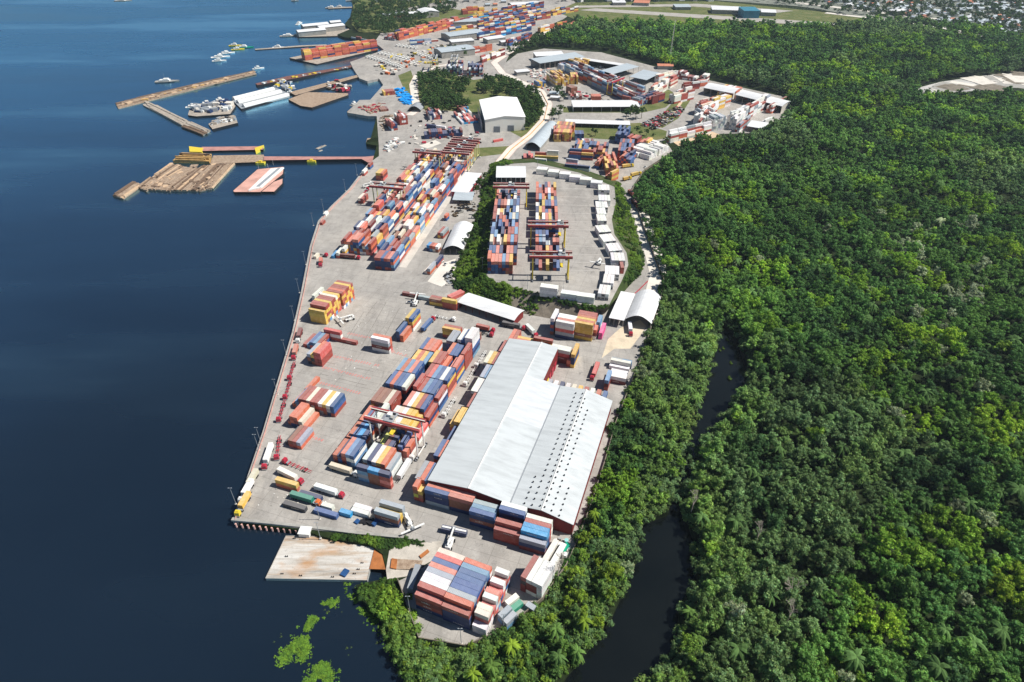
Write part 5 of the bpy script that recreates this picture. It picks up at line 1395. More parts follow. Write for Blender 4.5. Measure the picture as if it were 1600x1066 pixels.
# ---- trucks and trailers
def truck_parts(e, cabm, Lt, skeletal):
    """local: nose towards +y, origin at the middle on the ground"""
    fy = Lt / 2 + 3.4
    m = MB(); vs = [(-1.2, fy - 2.1, .7), (1.2, fy - 2.1, .7), (1.2, fy, .7), (-1.2, fy, .7), (-1.2, fy - 2.1, 3.1), (1.2, fy - 2.1, 3.1), (1.15, fy - .35, 3.0), (-1.15, fy - .35, 3.0), (-1.2, fy, 1.9), (1.2, fy, 1.9)]
    m.add(vs, [(4, 5, 6, 7), (0, 4, 7, 8, 3), (1, 2, 9, 6, 5), (0, 1, 5, 4), (3, 8, 9, 2), (8, 7, 6, 9)], cabm); m.box((0, fy + .05, .35), (2.3, .3, .45), STEEL); m.box((0, fy - 1.2, 3.08), (1.5, .9, .28), cabm)
    c = m.build("cab", e)
    m = MB(); m.add([(-1.0, fy - .02, 2.0), (1.0, fy - .02, 2.0), (1.0, fy - .32, 2.85), (-1.0, fy - .32, 2.85)], [(0, 1, 2, 3)], GLASS); m.build("windscreen", c)
    m = MB()
    for s in (-.45, .45): m.box((s, -.3, .85), (.18, Lt + 4.5, .32), DARK if not skeletal else cabm)
    if skeletal:
        for k in range(5): m.box((0, -Lt / 2 + .6 + k * (Lt - 1.2) / 4, .95), (2.4, .35, .25), cabm)
    m.box((0, fy - 3.2, .95), (2.2, .8, .9), STEEL)
    m.build("trailer_frame", e)
    for y in (fy - .9, fy - 3.6, -Lt / 2 + 1.0, -Lt / 2 + 2.3):
        m = MB()
        m.bar((-1.2, y, .5), (1.2, y, .5), .16, STEEL, 6)
        for s in (-1, 1): m.bar((s * 1.22, y, .5), (s * .78, y, .5), .5, DARK, 10)
        m.build("axle", e)
PROTO = {}
def truck(X, Yp, az, cabm, Lt, label, skeletal=False, load=None, z=0.0):
    k = (cabm.name, Lt, skeletal); v = px(X, Yp, z)
    if k not in PROTO:
        e = empty("truck", v, az, label=label, cat="truck"); truck_parts(e, cabm, Lt, skeletal); PROTO[k] = e
    else: e = copy_tree(PROTO[k], v, az, label=label)
    if load:
        d = dict(c=v + Vector((0, 0, 1.22)) - frame(az)[0] * .6, az=az, L=Lt, col=load, blk='carried by the ' + label.split(' with ')[0] if False else 'riding on a trailer', bay='', no=0, ncol=1, tier=0, ntier=1, kind='one')
        o = build_container(d); o["label"] = label_load(load, label)
    return e
def label_load(c, l): 
    return ' '.join((CNAME[c] + " container riding on the " + l).split()[:16])
EAST = Y + 90; SOUTH = -5 + 180
TR = [(512, 770, EAST + 1, REDP, 12.19, "red cab truck heading towards the gantry block", False, 'w'),
      (452, 746, EAST + 10, REDP, 12.19, "red cab truck slanting behind the yellow pair", False, 'w'),
      (466, 731, EAST + 186, REDP, 12.19, "empty red skeletal truck facing the river", True, None),
      (469, 526, SOUTH, WHITE, 9, "white cab truck beside the river kerb", False, 'm'), (462.5, 552, SOUTH, REDP, 9, "red cab truck next along the river kerb", False, 's'),
      (457, 580, SOUTH, REDP, 12.19, "first empty red skeletal truck along the river kerb", True, None), (450.5, 609, SOUTH, REDP, 12.19, "second empty red skeletal truck along the river kerb", True, None), (441, 643, SOUTH, REDP, 12.19, "third empty red skeletal truck along the river kerb", True, None),
      (435.5, 700, SOUTH - 6, REDP, 12.19, "empty red skeletal truck beside the white tank", True, None), (420.5, 714, SOUTH + 2, REDP, 12.19, "red cab truck with a long white box by the kerb", False, 'w'),
      (395.5, 752, SOUTH + 12, CREAMP, 9, "cream truck at the river corner", False, 'e'), (388, 768, SOUTH + 12, WHITE, 9, "white truck at the river corner", False, 'w'), (383, 788, SOUTH + 12, YELLOWP, 9, "yellow truck at the river corner", False, 'y'),
      (475, 782, EAST, plain("orange_cab", (206, 110, 60), .5, .4), 12.19, "orange cab truck with a green striped load", False, 't'),
      (535, 737, EAST + 2, WHITE, 12.19, "pale truck parked before the crosswise trio", False, 'e'),
      (668, 511, Y + 4, REDP, 12.19, "red cab truck behind the slim blue stack", False, 'b'), (692, 498, EAST + 2, WHITE, 12.19, "empty white cab truck near the open shed", True, None),
      (756, 516, EAST + 2, REDP, 9, "red cab truck behind the gantry block with a brown load", False, 'r'), (757, 523, EAST + 4, REDP, 6, "short red cab truck at the gantry block corner", False, None),
      (800, 512, EAST, REDP, 12.19, "red cab truck before the open shed end", False, 'd'), (829, 519, 150, REDP, 9, "pale trailer truck near the white stack", False, 'w'),
      (735, 590, Y + 180, WHITE, 12.19, "second empty white cab truck in the lane beside the gantry block", True, None), (752, 562, Y + 180, WHITE, 12.19, "furthest empty white cab truck in the lane beside the gantry block", True, None), (703, 637, Y + 180, WHITE, 12.19, "nearest empty white cab truck in the lane beside the gantry block", True, None),
      (633, 736, Y, WHITE, 12.19, "white cab truck under the gantry crane edge", False, 'w'),
      (928, 581, Y + 176, REDP, 12.19, "red truck parked behind the warehouse", False, None), (984, 516, Y + 165, REDP, 9, "red cab truck leaving the tall arched shed", False, 'w'),
      (499, 399, 110, REDP, 9, "red truck south of the north block", False, None), (502, 412, 170, REDP, 6, "orange truck standing alone near the river", False, 'o'), (545, 404, 100, REDP, 12.19, "red flatbed truck before the north block", False, 'm'),
      (571, 380, 15, REDP, 9, "red skeletal truck by the north block middle", True, None), (570, 302, 15, REDP, 9, "small red truck beside the river strip", True, None),
      (986, 305, 160, REDP, 9, "red truck on the yard road bend", False, 'r'), (991, 320, 165, REDP, 9, "second red truck on the yard road", False, 'm'), (979, 262, 70, YELLOWP, 9, "yellow truck by the forest corner", False, 'y'), (992, 275, 60, YELLOWP, 9, "second yellow truck by the forest corner", False, 'y'), (978, 282, 60, YELLOWP, 6, "small yellow truck near the forest corner", False, 'y'),
      (430, 770, 30, DARK, 2.5, "tiny dark cart on the open apron", True, None)]
for t in TR[:-1]: truck(*t)
# vehicles parked in the far yards
CARM = MB(); CARM.box((0, 0, .35), (1.75, 4.2, .6), WHITE); CARM.add([(-.8, -1.7, .95), (.8, -1.7, .95), (.8, 1.0, .95), (-.8, 1.0, .95), (-.65, -1.2, 1.5), (.65, -1.2, 1.5), (.65, .3, 1.5), (-.65, .3, 1.5)], [(4, 5, 6, 7), (0, 1, 5, 4), (1, 2, 6, 5), (2, 3, 7, 6), (3, 0, 4, 7)], GLASS)
for a in (-.85, .85):
    for b in (-1.3, 1.3): CARM.bar((a - .1, b, .33), (a + .1, b, .33), .33, DARK, 8)
c0 = CARM.build("car"); cd = c0.data; bpy.data.objects.remove(c0)
for X, Yp, az in ((650, 205, 20), (722, 300, 14), (690, 410, 30), (696, 414, 20), (735, 248, 20), (748, 247, 80), (716, 247, 80), (640, 474, 90), (1008, 262, 30), (570, 390, 30)):
    o = bpy.data.objects.new("car", cd); o.location = px(X, Yp, .0) + Vector((0, 0, .14)); o.rotation_euler = (0, 0, -radians(az)); COL.objects.link(o); tag(o, "white car standing on the port pavement", "car", "white cars on the pavement")
BUSM = MB(); BUSM.box((0, 0, .5), (2.5, 11.5, 2.5), WHITE); BUSM.box((0, 0, 1.7), (2.54, 10.6, .8), GLASS); BUSM.box((0, .5, 3.0), (1.8, 5, .25), GREYWALL)
for b in (-3.6, 3.6): BUSM.bar((-1.25, b, .5), (1.25, b, .5), .5, DARK, 10)
b0 = BUSM.build("trailer"); bd = b0.data; bpy.data.objects.remove(b0)
for r_, (x0, y0, x1, y1, n) in enumerate(((594, 84, 640, 93, 9), (610, 90, 650, 100, 8), (622, 72, 650, 76, 6), (575, 90, 606, 98, 8), (600, 98, 628, 106, 8), (650, 84, 676, 92, 7), (640, 64, 668, 70, 7))):
    for i in range(n):
        t = i / (n - 1); v = px(x0 + (x1 - x0) * t, y0 + (y1 - y0) * t, .05); o = bpy.data.objects.new("trailer", bd); o.location = v; o.rotation_euler = (0, 0, -radians(20)); COL.objects.link(o)
        tag(o, "white box trailer parked in rows beside the container barge", "trailer", "white trailers parked beside the container barge")
# ---- reach stackers
def stacker(X, Yp, az, label, lift=.55, z=0, load=None):
    v = px(X, Yp, z); e = empty("reach_stacker", v, az, label=label, cat="reach stacker")
    m = MB(); m.box((0, 0, .7), (2.6, 6.4, 1.1), WHITE); m.box((0, -2.4, 1.8), (2.4, 1.5, .9), WHITE); m.box((0, .3, 1.8), (.9, 2.2, .5), STEEL); m.build("body", e)
    m = MB(); m.box((.0, .1, 2.2), (1.4, 1.7, 1.6), WHITE); c = m.build("cab", e)
    m = MB(); m.box((0, .98, 2.6), (1.2, .06, 1.0), GLASS); m.box((0, .1, 2.7), (1.44, 1.2, .8), GLASS); m.build("cab_window", c)
    tip = Vector((0, 6.6, 2.6 + 5 * lift))
    m = MB(); m.bar((0, -2.6, 3.4), tip, .48, WHITE); m.bar((0, .9, 1.6), (0, 2.6, 3.6 + 1.8 * lift), .22, STEEL); m.build("boom", e)
    m = MB(); m.box((tip.x, tip.y + .2, tip.z - 1.4), (11.6, .9, .4), WHITE); m.box((tip.x, tip.y + .2, tip.z - 1.2), (1.4, 1.4, 1.2), STEEL); m.build("spreader", e)
    for y, r_ in ((2.2, .85), (-2.2, .7)):
        for s in (-1, 1): m = MB(); m.bar((s * 1.0, y, r_), (s * 1.75, y, r_), r_, DARK, 12); m.build("wheel", e)
    if load:
        al, ac = frame(az); d = dict(c=v + al * (tip.y + .2) + UP * (tip.z - 1.4 - TH_), az=az + 90, L=12.19, col=load, blk='', bay='', no=0, ncol=1, tier=0, ntier=1, kind='one')
        o = build_container(d); o["label"] = "dark blue container held up by the headland reach stacker"
    return e
stacker(703, 852, 14, "white reach stacker lifting a dark blue container on the headland", .35, 0, 'n')
stacker(547, 500, 235, "white reach stacker standing empty in the middle of the apron", .3)
stacker(649, 476, 10, "white reach stacker beside the open shed stacks", .7)
stacker(637, 815, 150, "white reach stacker with lowered boom by the southern quay wall", .2)
stacker(936, 412, 200, "white reach stacker on the raised yard", .6, HZ)
stacker(572, 293, 60, "dark reach stacker by the north block river strip", .3)
# ---- light masts along the river quay and in the yards
def mast_mesh(h, arms):
    m = MB(); m.box((0, 0, 0), (.9, .9, .5), PALE); m.bar((0, 0, .4), (0, 0, h), .16, STEEL, 8, .09)
    return m
mm = mast_mesh(12, 1).build("pole"); pole_d = mm.data; bpy.data.objects.remove(mm)
lm = MB(); lm.bar((-.8, 0, 11.9), (.8, 0, 11.9), .06, STEEL); lm.box((-.7, 0, 11.75), (.5, .35, .18), STEEL); lm.box((.7, 0, 11.75), (.5, .35, .18), STEEL)
mm = lm.build("lamp_head"); lamp_d = mm.data; bpy.data.objects.remove(mm)
for i, (X, Yp, z, lab) in enumerate([(369, 788, 0, "light mast at the southern river corner"), (408, 693, 0, "light mast by the long white box truck"), (405, 704, 0, "twin of the light mast by the white box truck"), (434, 617, 0, "light mast beside the skeletal trucks"), (447.5, 555, 0, "light mast beside the red cab truck"), (460.5, 501, 0, "light mast level with the yellow wall"),
        (468, 458, 0, "light mast just past the yellow wall"), (478, 414, 0, "light mast before the north block"), (490, 353, 0, "light mast where the quay bends"), (506, 331, 0, "light mast past the quay bend"), (540, 299, 0, "light mast midway up the north quay"), (558, 274, 0, "light mast near the long pier root"),
        (721, 1007, 0, "light mast at the headland wall"), (641, 957, 0, "light mast at the headland corner"), (501, 842, -1.5, "light mast beside the ramp barge"), (824, 453, HZ, "light mast above the retaining wall"), (880, 462, HZ, "second light mast above the retaining wall"), (754, 425, HZ - 2, "light mast at the raised yard corner"), (840, 262, HZ, "light mast at the raised yard head"), (500, 812, 0, "light mast at the tarped blue box"), (787, 985, 0, "short light mast on the headland curve")]):
    e = empty("light_mast", px(X, Yp, z), 0, label=lab, cat="light mast")
    for nm, d in (("pole", pole_d), ("lamp_head", lamp_d)): o = bpy.data.objects.new(nm, d); o.parent = e; COL.objects.link(o)
e = empty("radio_mast", px(1046, 98, 0), label="tall thin lattice radio mast rising from the forest", cat="mast"); m = MB()
for k in range(3):
    a = 2 * pi * k / 3; m.bar((cos(a) * 1.2, sin(a) * 1.2, 0), (cos(a) * .3, sin(a) * .3, 62), .14, WHITE)
for k in range(20): a = 2 * pi * k / 3; z = 3 * k; r_ = 1.2 - .9 * z / 62; m.bar((cos(a) * r_, sin(a) * r_, z), (cos(a + 2.1) * r_, sin(a + 2.1) * r_, z + 3), .08, REDP)
m.build("lattice", e); m = MB(); m.box((0, 0, 50), (.6, 1.2, 3), WHITE); m.build("antenna", e)
# ---- kerbs, walls and fences
def wall_run(name, pts, h, wd, mat, z, label, cat, cap=None, posts=None, pm=None):
    P = [px(x, y, z) for x, y in pts]; e = empty(name, P[0], label=label, cat=cat)
    m = MB()
    for i in range(len(P) - 1):
        a, b = P[i], P[i + 1]; d = b - a; az = math.degrees(math.atan2(d.x, d.y)); m.box((a + b) / 2 + UP * (-.3), (wd, d.length + wd * .4, h + .3 + .003 * i), mat, az)
    part(m, "panel", e)
    if posts:
        m = MB(); acc = 0
        for i in range(len(P) - 1):
            a, b = P[i], P[i + 1]; L = (b - a).length; n = max(1, int(L / posts))
            for k in range(n): m.box(a.lerp(b, k / n), (wd * 1.7, wd * 1.7, h + .35), pm or mat)
        o = part(m, "fence_posts" if False else "post_line", e); 
    return e
wall_run("perimeter_wall", FENCE, 2.0, .35, STONE, 0, "grey perimeter wall between the port and the forest", "wall")
wall_run("quay_fence", [(x + 5, y) for x, y in QUAY_W], 1.1, .25, PINKWALL, 0, "pink barrier along the river quay edge", "barrier")
wall_run("quay_kerb", [(363.6, 812.2), (420, 817.4), (500, 826), (560, 833.5), (640, 841)], .7, 1.6, GREYWALL, 0, "thick grey kerb along the southern quay wall", "kerb")
wall_run("road_barrier", [(775, 262), (800, 233), (829, 210), (850, 188), (856, 163), (845, 143)], .8, .3, plain("orange_barrier", (224, 150, 70), .6, .3, .4, .25), .15, "orange and yellow barrier beside the ridge road", "barrier")
wall_run("road_barrier", [(1012, 440), (1000, 452), (988, 463), (978, 474)], .8, .3, REDP, .1, "red barrier beside the road to the arched shed", "barrier")
wall_run("yard_wall", [(1036, 222), (1112, 207)], 1.2, .3, PALE, .2, "pale low wall before the white box wall", "wall")
# fenders under the south quay
e = empty("quay_fender", px(363, 816, -1))
bpy.data.objects.remove(e)
fm = MB(); fm.bar((0, 0, -3.2), (0, 0, -.6), .45, PINKWALL, 10); fo = fm.build("quay_pile"); fd_ = fo.data; bpy.data.objects.remove(fo)
for i in range(13):
    v = px(368 + i * 9.4, 818.5 + i * 1.0, -1.0); o = bpy.data.objects.new("quay_pile", fd_); o.location = (v.x, v.y, -.4); COL.objects.link(o); tag(o, "pinkish round pile standing under the southern quay edge", "pile", "piles under the southern quay edge")
# ---- barges, rafts and piers on the river
WZ = -3.5
def hull(name, pts, zd, mat, label, cat="barge", side=None, extra=None, rail=False):
    P = [px(x, y, zd) for x, y in pts]; c = sum(P, Vector()) / len(P); e = empty(name, Vector((c.x, c.y, WZ)), label=label, cat=cat)
    m = MB(); m.poly(P, mat, z=zd); part(m, "deck", e)
    m = MB(); n = len(P); ar = sum(P[i].x * P[(i + 1) % n].y - P[(i + 1) % n].x * P[i].y for i in range(n))
    for i in range(n):
        a, b = P[i], P[(i + 1) % n]; A2, B2 = Vector((a.x, a.y, WZ - .8)), Vector((b.x, b.y, WZ - .8)); m.add([a, b, B2, A2], [(3, 2, 1, 0) if ar > 0 else (0, 1, 2, 3)], side or DARK)
    part(m, "hull", e)
    if rail:
        for i in range(n): m = MB(); m.bar(P[i] + UP * .15, P[(i + 1) % n] + UP * .15, .16, side or DARK); part(m, "coaming", e)
    return e, P
rb, P = hull("ramp_barge", [(447, 837.5), (582, 841), (586, 857), (574, 907), (415, 904)], -1.9, RUSTDECK, "wide rusty white ramp barge moored below the quay", side=GREYWALL, rail=True)
for X, Yp, s in ((478, 834.5, 'h'), (539, 896, 'b')):
    v = px(X, Yp, -1.9); m = MB()
    if s == 'h': m.box(v, (5, 4, 2.6), WHITE, 5); m.box(v + UP * 2.6, (5.6, 4.6, .2), WHITE, 5); part(m, "deckhouse", rb)
    else: m.box(v, (2.6, 3.4, .9), plain("blue_box_paint", (40, 80, 130), .6), 25); part(m, "deck_box", rb)
for X, Yp in ((441, 897), (470, 900), (520, 902), (560, 890), (566, 880), (554, 897), (576, 846), (460, 842), (448, 870)):
    m = MB(); v = px(X, Yp, -1.9); m.bar(v + Vector((-.4, 0, 0)), v + Vector((-.4, 0, .7)), .22, DARK, 8); m.bar(v + Vector((.4, 0, 0)), v + Vector((.4, 0, .7)), .22, DARK, 8); part(m, "bollard", rb)
m = MB(); slab(m, [px(585, 857.6, -1.5), px(611, 857.6, -.6), px(604, 890, -.6), px(577, 889, -1.5)], plain("rust_plate", (176, 112, 66), .8, .2, .35, .3), .4); tag(m.build("ramp_plate"), "rust brown plate bridging the barge and the ramp", "ramp")
m = MB(); slab(m, [px(609, 856, -.25), px(640, 850, -.1), px(690, 845, .06), px(690, 868, .06), px(660, 884, -.1), px(640, 900, -.1), px(605, 905, -.2), px(603, 890, -.25)], plain('ramp_concrete', (188, 181, 170), .9, .2, .25, .2), .9); structure(m, "concrete_ramp")
gw = empty("gangway", px(638, 884, 0), label="rusted timber gangway resting beside the concrete ramp", cat="gangway"); m = MB(); slab(m, [px(616, 873, .2), px(660, 876, .6), px(655, 890, .6), px(614, 889, .2)], PLANKS, .5); part(m, "deck", gw)
m = MB(); slab(m, [px(612, 872, .5), px(621, 874, .5), px(619, 889, .5), px(610, 887, .5)], plain("rust_plate", (176, 112, 66)), .6); part(m, "end_plate", gw)
m = MB(); m.box(px(648, 908, 0), (2.6, 12, 3.6), STEEL, 10); tag(m.build("steel_box"), "grey steel bin standing at the left headland corner", "bin")
m = MB(); slab(m, [px(655, 868, .6), px(668, 858, .9), px(671, 862, .9), px(658, 872, .6)], plain("rust_plate", (176, 112, 66)), .4); tag(m.build("steel_scrap"), "rusty steel scrap by the headland entrance", "scrap")
PLANK_PALE = plain('pale_planks', (200, 172, 142), .9, .2, .25, .4); PLANK_DARK = plain('dark_planks', (120, 100, 84), .9, .2, .35, .4)
def zr(x, y): return (160 + x / 3.807, 50 + y / 3.807)
def raft(pts, label, mat=PLANKS, n=9, zt=.6, name="timber_raft"):
    P = [px(*zr(*q), -2.4) for q in pts]; c = sum(P, Vector()) / len(P); e = empty(name, Vector((c.x, c.y, WZ)), label=label, cat="raft")
    m = MB(); m.poly(P, mat, z=-2.6, down=WZ - .4); part(m, "float", e)
    if (P[0] - P[1]).length < (P[0] - P[-1]).length: P = P[1:] + P[:1]
    # boards heaped along the longer pair of sides
    a, b, c_, d_ = P[0], P[1], P[len(P) // 2], P[len(P) // 2 + 1] if len(P) // 2 + 1 < len(P) else P[-1]
    for i in range(n):
        t = (i + .5) / n; s = a.lerp(d_, t); f = b.lerp(c_, t); wv = (a - d_).length / n
        m = MB(); mt = R.choice((mat, mat, PLANK_PALE, PLANK_DARK) if mat is PLANKS else (mat, PLANK_DARK, mat))
        for k in range(R.randint(2, 4)):
            s2 = s.lerp(f, R.uniform(-.02, .3) if k else 0); f2 = f.lerp(s, R.uniform(-.02, .25) if k else 0); d = (f2 - s2); az = math.degrees(math.atan2(d.x, d.y)) + R.uniform(-1.5, 1.5)
            cc = (s2 + f2) / 2; m.box(Vector((cc.x, cc.y, -3.0 + .55 * k * zt)) + d.normalized().cross(UP) * R.uniform(-.25, .25) * wv, (wv * R.uniform(.5, .95) * (1 - .1 * k), d.length, 1.0 + zt * R.uniform(.5, 1.0)), mt, az)
        part(m, "timber_bundle", e)
    return e
raft([(60, 975), (180, 893), (238, 912), (125, 992)], "narrow plank raft drifting at the outer end of the timber", n=5)
raft([(245, 935), (445, 805), (590, 815), (400, 948)], "broad brown timber raft with long sawn boards", n=9)
raft([(405, 945), (600, 800), (700, 788), (560, 945)], "brown timber raft in the middle of the group", n=9)
raft([(565, 948), (712, 785), (792, 782), (655, 930)], "brown timber raft closest to the red barge", n=8)
raft([(295, 865), (410, 785), (470, 800), (350, 880)], "small upper timber raft behind the broad one", n=5)
raft([(215, 925), (290, 868), (335, 880), (262, 948)], "dark plank raft linking the outer plank raft to the group", n=5)
raft([(330, 860), (450, 790), (500, 812), (380, 880)], "low weathered raft wedged under the timber heap", n=6)
raft([(420, 775), (470, 728), (650, 735), (640, 780)], "heap of broken yellowish timber at the pier head", plain("yellow_timber", (196, 160, 104), .9, .2, .35, .3), n=12, zt=1.6)
raft([(265, 412), (245, 440), (480, 560), (500, 530)], "line of dark grey logs trailing off the long raft", GREYTIMBER, n=5)
raft([(500, 530), (480, 565), (600, 612), (640, 590)], "grey logs at the end of the dark log line", GREYTIMBER, n=5)
raft([(80, 425), (95, 455), (910, 250), (900, 232)], "very long brown raft of logs pointing to the shore", n=6)
def q4(x, y): return (340 + x / 4.444, y / 4.444)
hull("jetty", [zr(660, 735), zr(960, 730), zr(965, 772), zr(640, 785)], -1.4, PLANKS, "plank jetty head beside the timber heap", "jetty")
hull("pier", [(412, 244.5), (570, 245), (592, 243), (592, 252), (575, 254), (565, 248.5), (412, 250.5)], -.6, plain("pinkish_pier_deck", (178, 132, 124), .85, .2, .25, .15), "long pinkish floating pier reaching the shore", "pier")
pt, _ = hull("pontoon", [zr(590, 684), zr(955, 680), zr(955, 700), zr(590, 708)], -1.2, plain("pinkish_pier_deck", (178, 132, 124)), "narrow steel pontoon with yellow ends", "pontoon")
for q in ([(515, 680), (600, 690), (590, 715), (518, 712)], [(905, 690), (960, 672), (950, 690), (912, 714)]):
    m = MB(); m.poly([px(*zr(*k), -.8) for k in q], YELLOWP, z=-.8, down=WZ - .3); part(m, "yellow_end", pt)
for X, Yp, lab in ((407, 254, "yellow float under the jetty end"), (487, 251.5, "yellow float halfway along the pinkish pier")):
    v = px(X, Yp, -2); m = MB(); m.box(v + UP * -1.6, (9, 5, 2.2), YELLOWP, 0); m.box(v + UP * .6, (3, 3, 1.2), YELLOWP, 0); tag(m.build("float"), lab, "float")
hull("barge", [(407, 300), (424, 285.5), (442, 279), (441.5, 287), (428.5, 300)], -1.9, PINKDECK, "small pink deck barge alongside the hatch covered barge", side=DARK, rail=True)
pk, P = hull("barge", [(364, 298.5), (402.5, 264.5), (443.5, 260.6), (442.5, 272), (407, 300.5), (366, 300.5)], -1.6, PINKDECK, "pink decked barge with a long white hatch cover", side=DARK, rail=True)
for q in ([(868, 940), (1002, 812), (1080, 805), (945, 922)],): m = MB(); slab(m, [px(*zr(*k), -.1) for k in q], WHITE, 1.4); part(m, "hatch_cover", pk)
m = MB(); slab(m, [px(*zr(*k), .25) for k in [(915, 918), (1045, 808), (1060, 808), (935, 918)]], STEEL, .4); part(m, "hatch_cover", pk)
for X, Yp in ((932, 800), (990, 805), (1018, 775)): m = MB(); v = px(*zr(X, Yp + 18), -1.5); m.bar(v, v + UP * 7, .1, WHITE, 5); part(m, "mast", pk)
wb, P = hull("barge", [q4(95, 690), q4(390, 603), q4(500, 650), q4(500, 665), q4(165, 757)], -1.2, STEEL, "barge with long white rounded covers at the plank pier", side=DARK)
for a, b in (((110, 692), (390, 622)), ((140, 715), (440, 640)), ((180, 742), (490, 664))):
    m = MB(); p0, p1 = px(*q4(*a), -1), px(*q4(*b), -1); m.bar(p0, p1, 3.6, WHITE, 10); part(m, "cover", wb)
hull("barge", [q4(490, 690), q4(620, 640), q4(905, 648), q4(908, 660), q4(655, 747), q4(575, 735)], -1.3, PLANKS, "flat brown barge lying beside the plank pier", side=DARK)
hull("pier", [q4(500, 640), q4(960, 522), q4(1140, 478), q4(1145, 488), q4(975, 536), q4(620, 640), q4(540, 662)], -.8, PLANKS, "long plank pier behind the brown barge", "pier")
hull("pier", [q4(262, 580), q4(480, 530), q4(935, 452), q4(960, 460), q4(700, 512), q4(500, 552), q4(275, 592)], -.8, plain("dark_red_deck", (120, 84, 78), .85, .2, .3, .2), "thin dark red pier north of the plank pier", "pier")
cb, P = hull("barge", [q4(498, 402), q4(690, 446), q4(1112, 345), q4(1090, 318), q4(900, 318)], -1.2, GREYTIMBER, "grey barge stacked with orange containers", side=DARK)
hull("work_barge", [zr(508, 495), zr(520, 455), zr(575, 428), zr(740, 400), zr(792, 440), zr(760, 488), zr(560, 502)], -1.5, GREYTIMBER, "grey work barge crowded with boats", side=DARK)
hull("work_barge", [zr(630, 548), zr(700, 505), zr(790, 502), zr(805, 540), zr(655, 578)], -1.5, GREYTIMBER, "smaller grey work barge off the white covered barge", side=DARK)
hull("landing_barge", [(542, 175), (562, 157), (578, 156), (566, 176)], -.6, PLANKS, "brown landing barge against the northern quay", side=DARK)
hull("landing_barge", [(572, 222), (574, 216), (618, 215), (616, 221)], -.4, PLANKS, "long narrow barge in the small basin", side=GREYTIMBER)
hull("landing_barge", [(552, 104), (556, 100), (582, 108), (576, 116)], -.4, PALE, "pale landing stage by the plank pier root", side=GREYTIMBER)
def boat(X, Yp, az, L, label, hm=WHITE, wheel=True):
    v = px(X, Yp, WZ); e = empty("boat", v, az, label=label, cat="boat"); W2 = L * .14; m = MB()
    top = [(-W2, -L / 2, 1.3), (W2, -L / 2, 1.3), (W2 * 1.05, L * .15, 1.4), (0, L / 2, 1.9), (-W2 * 1.05, L * .15, 1.4)]; bot = [(x * .8, y * .94, -.3) for x, y, z in top]
    m.add(top + bot, [(0, 1, 2, 3, 4)] + [(i, 5 + i, 5 + (i + 1) % 5, (i + 1) % 5) for i in range(5)], hm); m.build("hull", e)
    if wheel:
        m = MB(); m.box((0, -L * .1, 1.3), (W2 * 1.5, L * .42, 2.0), WHITE); m.box((0, -L * .04, 3.3), (W2 * 1.2, L * .2, 1.6), WHITE); m.box((0, -L * .1, 2.1), (W2 * 1.53, L * .38, .6), GLASS); m.build("deckhouse", e)
        m = MB(); m.bar((0, -L * .08, 4.8), (0, -L * .08, 4.8 + L * .22), .1, STEEL, 5); m.build("mast", e)
    return e
for i, (X, Yp, az, L, lab) in enumerate(((404, 108, 60, 18, "white tug at the shore end of the long raft"), (262, 128, 80, 34, "pale half sunk boat off the long raft"), (345, 90, 70, 30, "white launch at the left of the far boat cluster"), (355, 84, 60, 26, "white boat moored inside the far cluster"), (343, 96, 75, 22, "small white boat below the far cluster"), (383, 75, 80, 30, "green decked fishing boat with tall masts"), (372, 78, 70, 22, "yellow decked boat beside the fishing boat"), (368, 72, 80, 22, "small yellow boat behind the cluster"),
        (436, 75, 85, 22, "white launch beside the thin far pontoon"), (452, 57, 80, 34, "river boat nosed against the far pier sheds"), (468, 56, 80, 30, "second river boat by the far pier sheds"), (468, 38, 10, 26, "white boat at the outer end of the pier sheds"), (519, 13, 85, 30, "ferry off the far shore"), (532, 12, 85, 24, "small ferry alongside the far shore ferry"), (549, 2, 80, 26, "boat hugging the far shore"), (461, 2, 90, 18, "lone boat far out on the river"), (193, 2, 85, 40, "pale boat near the top of the river"),
        (303, 168, 70, 20, "blue and white boat tied to the grey work barge"), (325, 163, 60, 20, "dark boat tied to the grey work barge"), (345, 158, 50, 18, "white cabin boat at the end of the grey work barge"), (612, 232, 40, 12, "small white boat hauled out by the basin"), (445, 130, 75, 22, "workboat behind the white covers"), (455, 147, 75, 16, "workboat at the plank pier bend"), (555, 168, 40, 14, "small workboat on the landing barge"))):
    b_ = boat(X, Yp, az, L, lab, [WHITE, GREYWALL, WATERGREEN, YELLOWP][0 if 'white' in lab else 2 if 'green' in lab else 3 if 'yellow' in lab else 1])
    if 'hauled' in lab: b_.location.z = .3
    if 'landing barge' in lab: b_.location.z = -.6
hull("pontoon", [(398, 76.5), (470, 71), (510, 69.5), (511, 71), (470, 73), (399, 78)], -2.2, GREYTIMBER, "thin far pontoon line reaching the container barge", "pontoon")
hull("pontoon", [(512, 12), (550, 10.5), (550, 12), (513, 13.5)], -2.2, GREYTIMBER, "thin landing stage on the far shore", "pontoon")
hull("pier", [(462, 54), (545, 45), (548, 50), (540, 56), (464, 58)], -2.0, GREYTIMBER, "deck carrying the far white pier sheds", "pier")
for nm, lab, pp in (("debris_float", "white floating weed and debris in the pier basin", [(500, 231, 2), (505, 229, 1.5), (501, 236, 1)]),):
    for X, Yp, s in pp: m = MB(); m.box(px(X, Yp, WZ), (s * 2, s * 5, .4), GREYTIMBER, 30); tag(m.build("driftwood"), "dark driftwood lying in the basin near the pier", "driftwood", "driftwood near the pier")
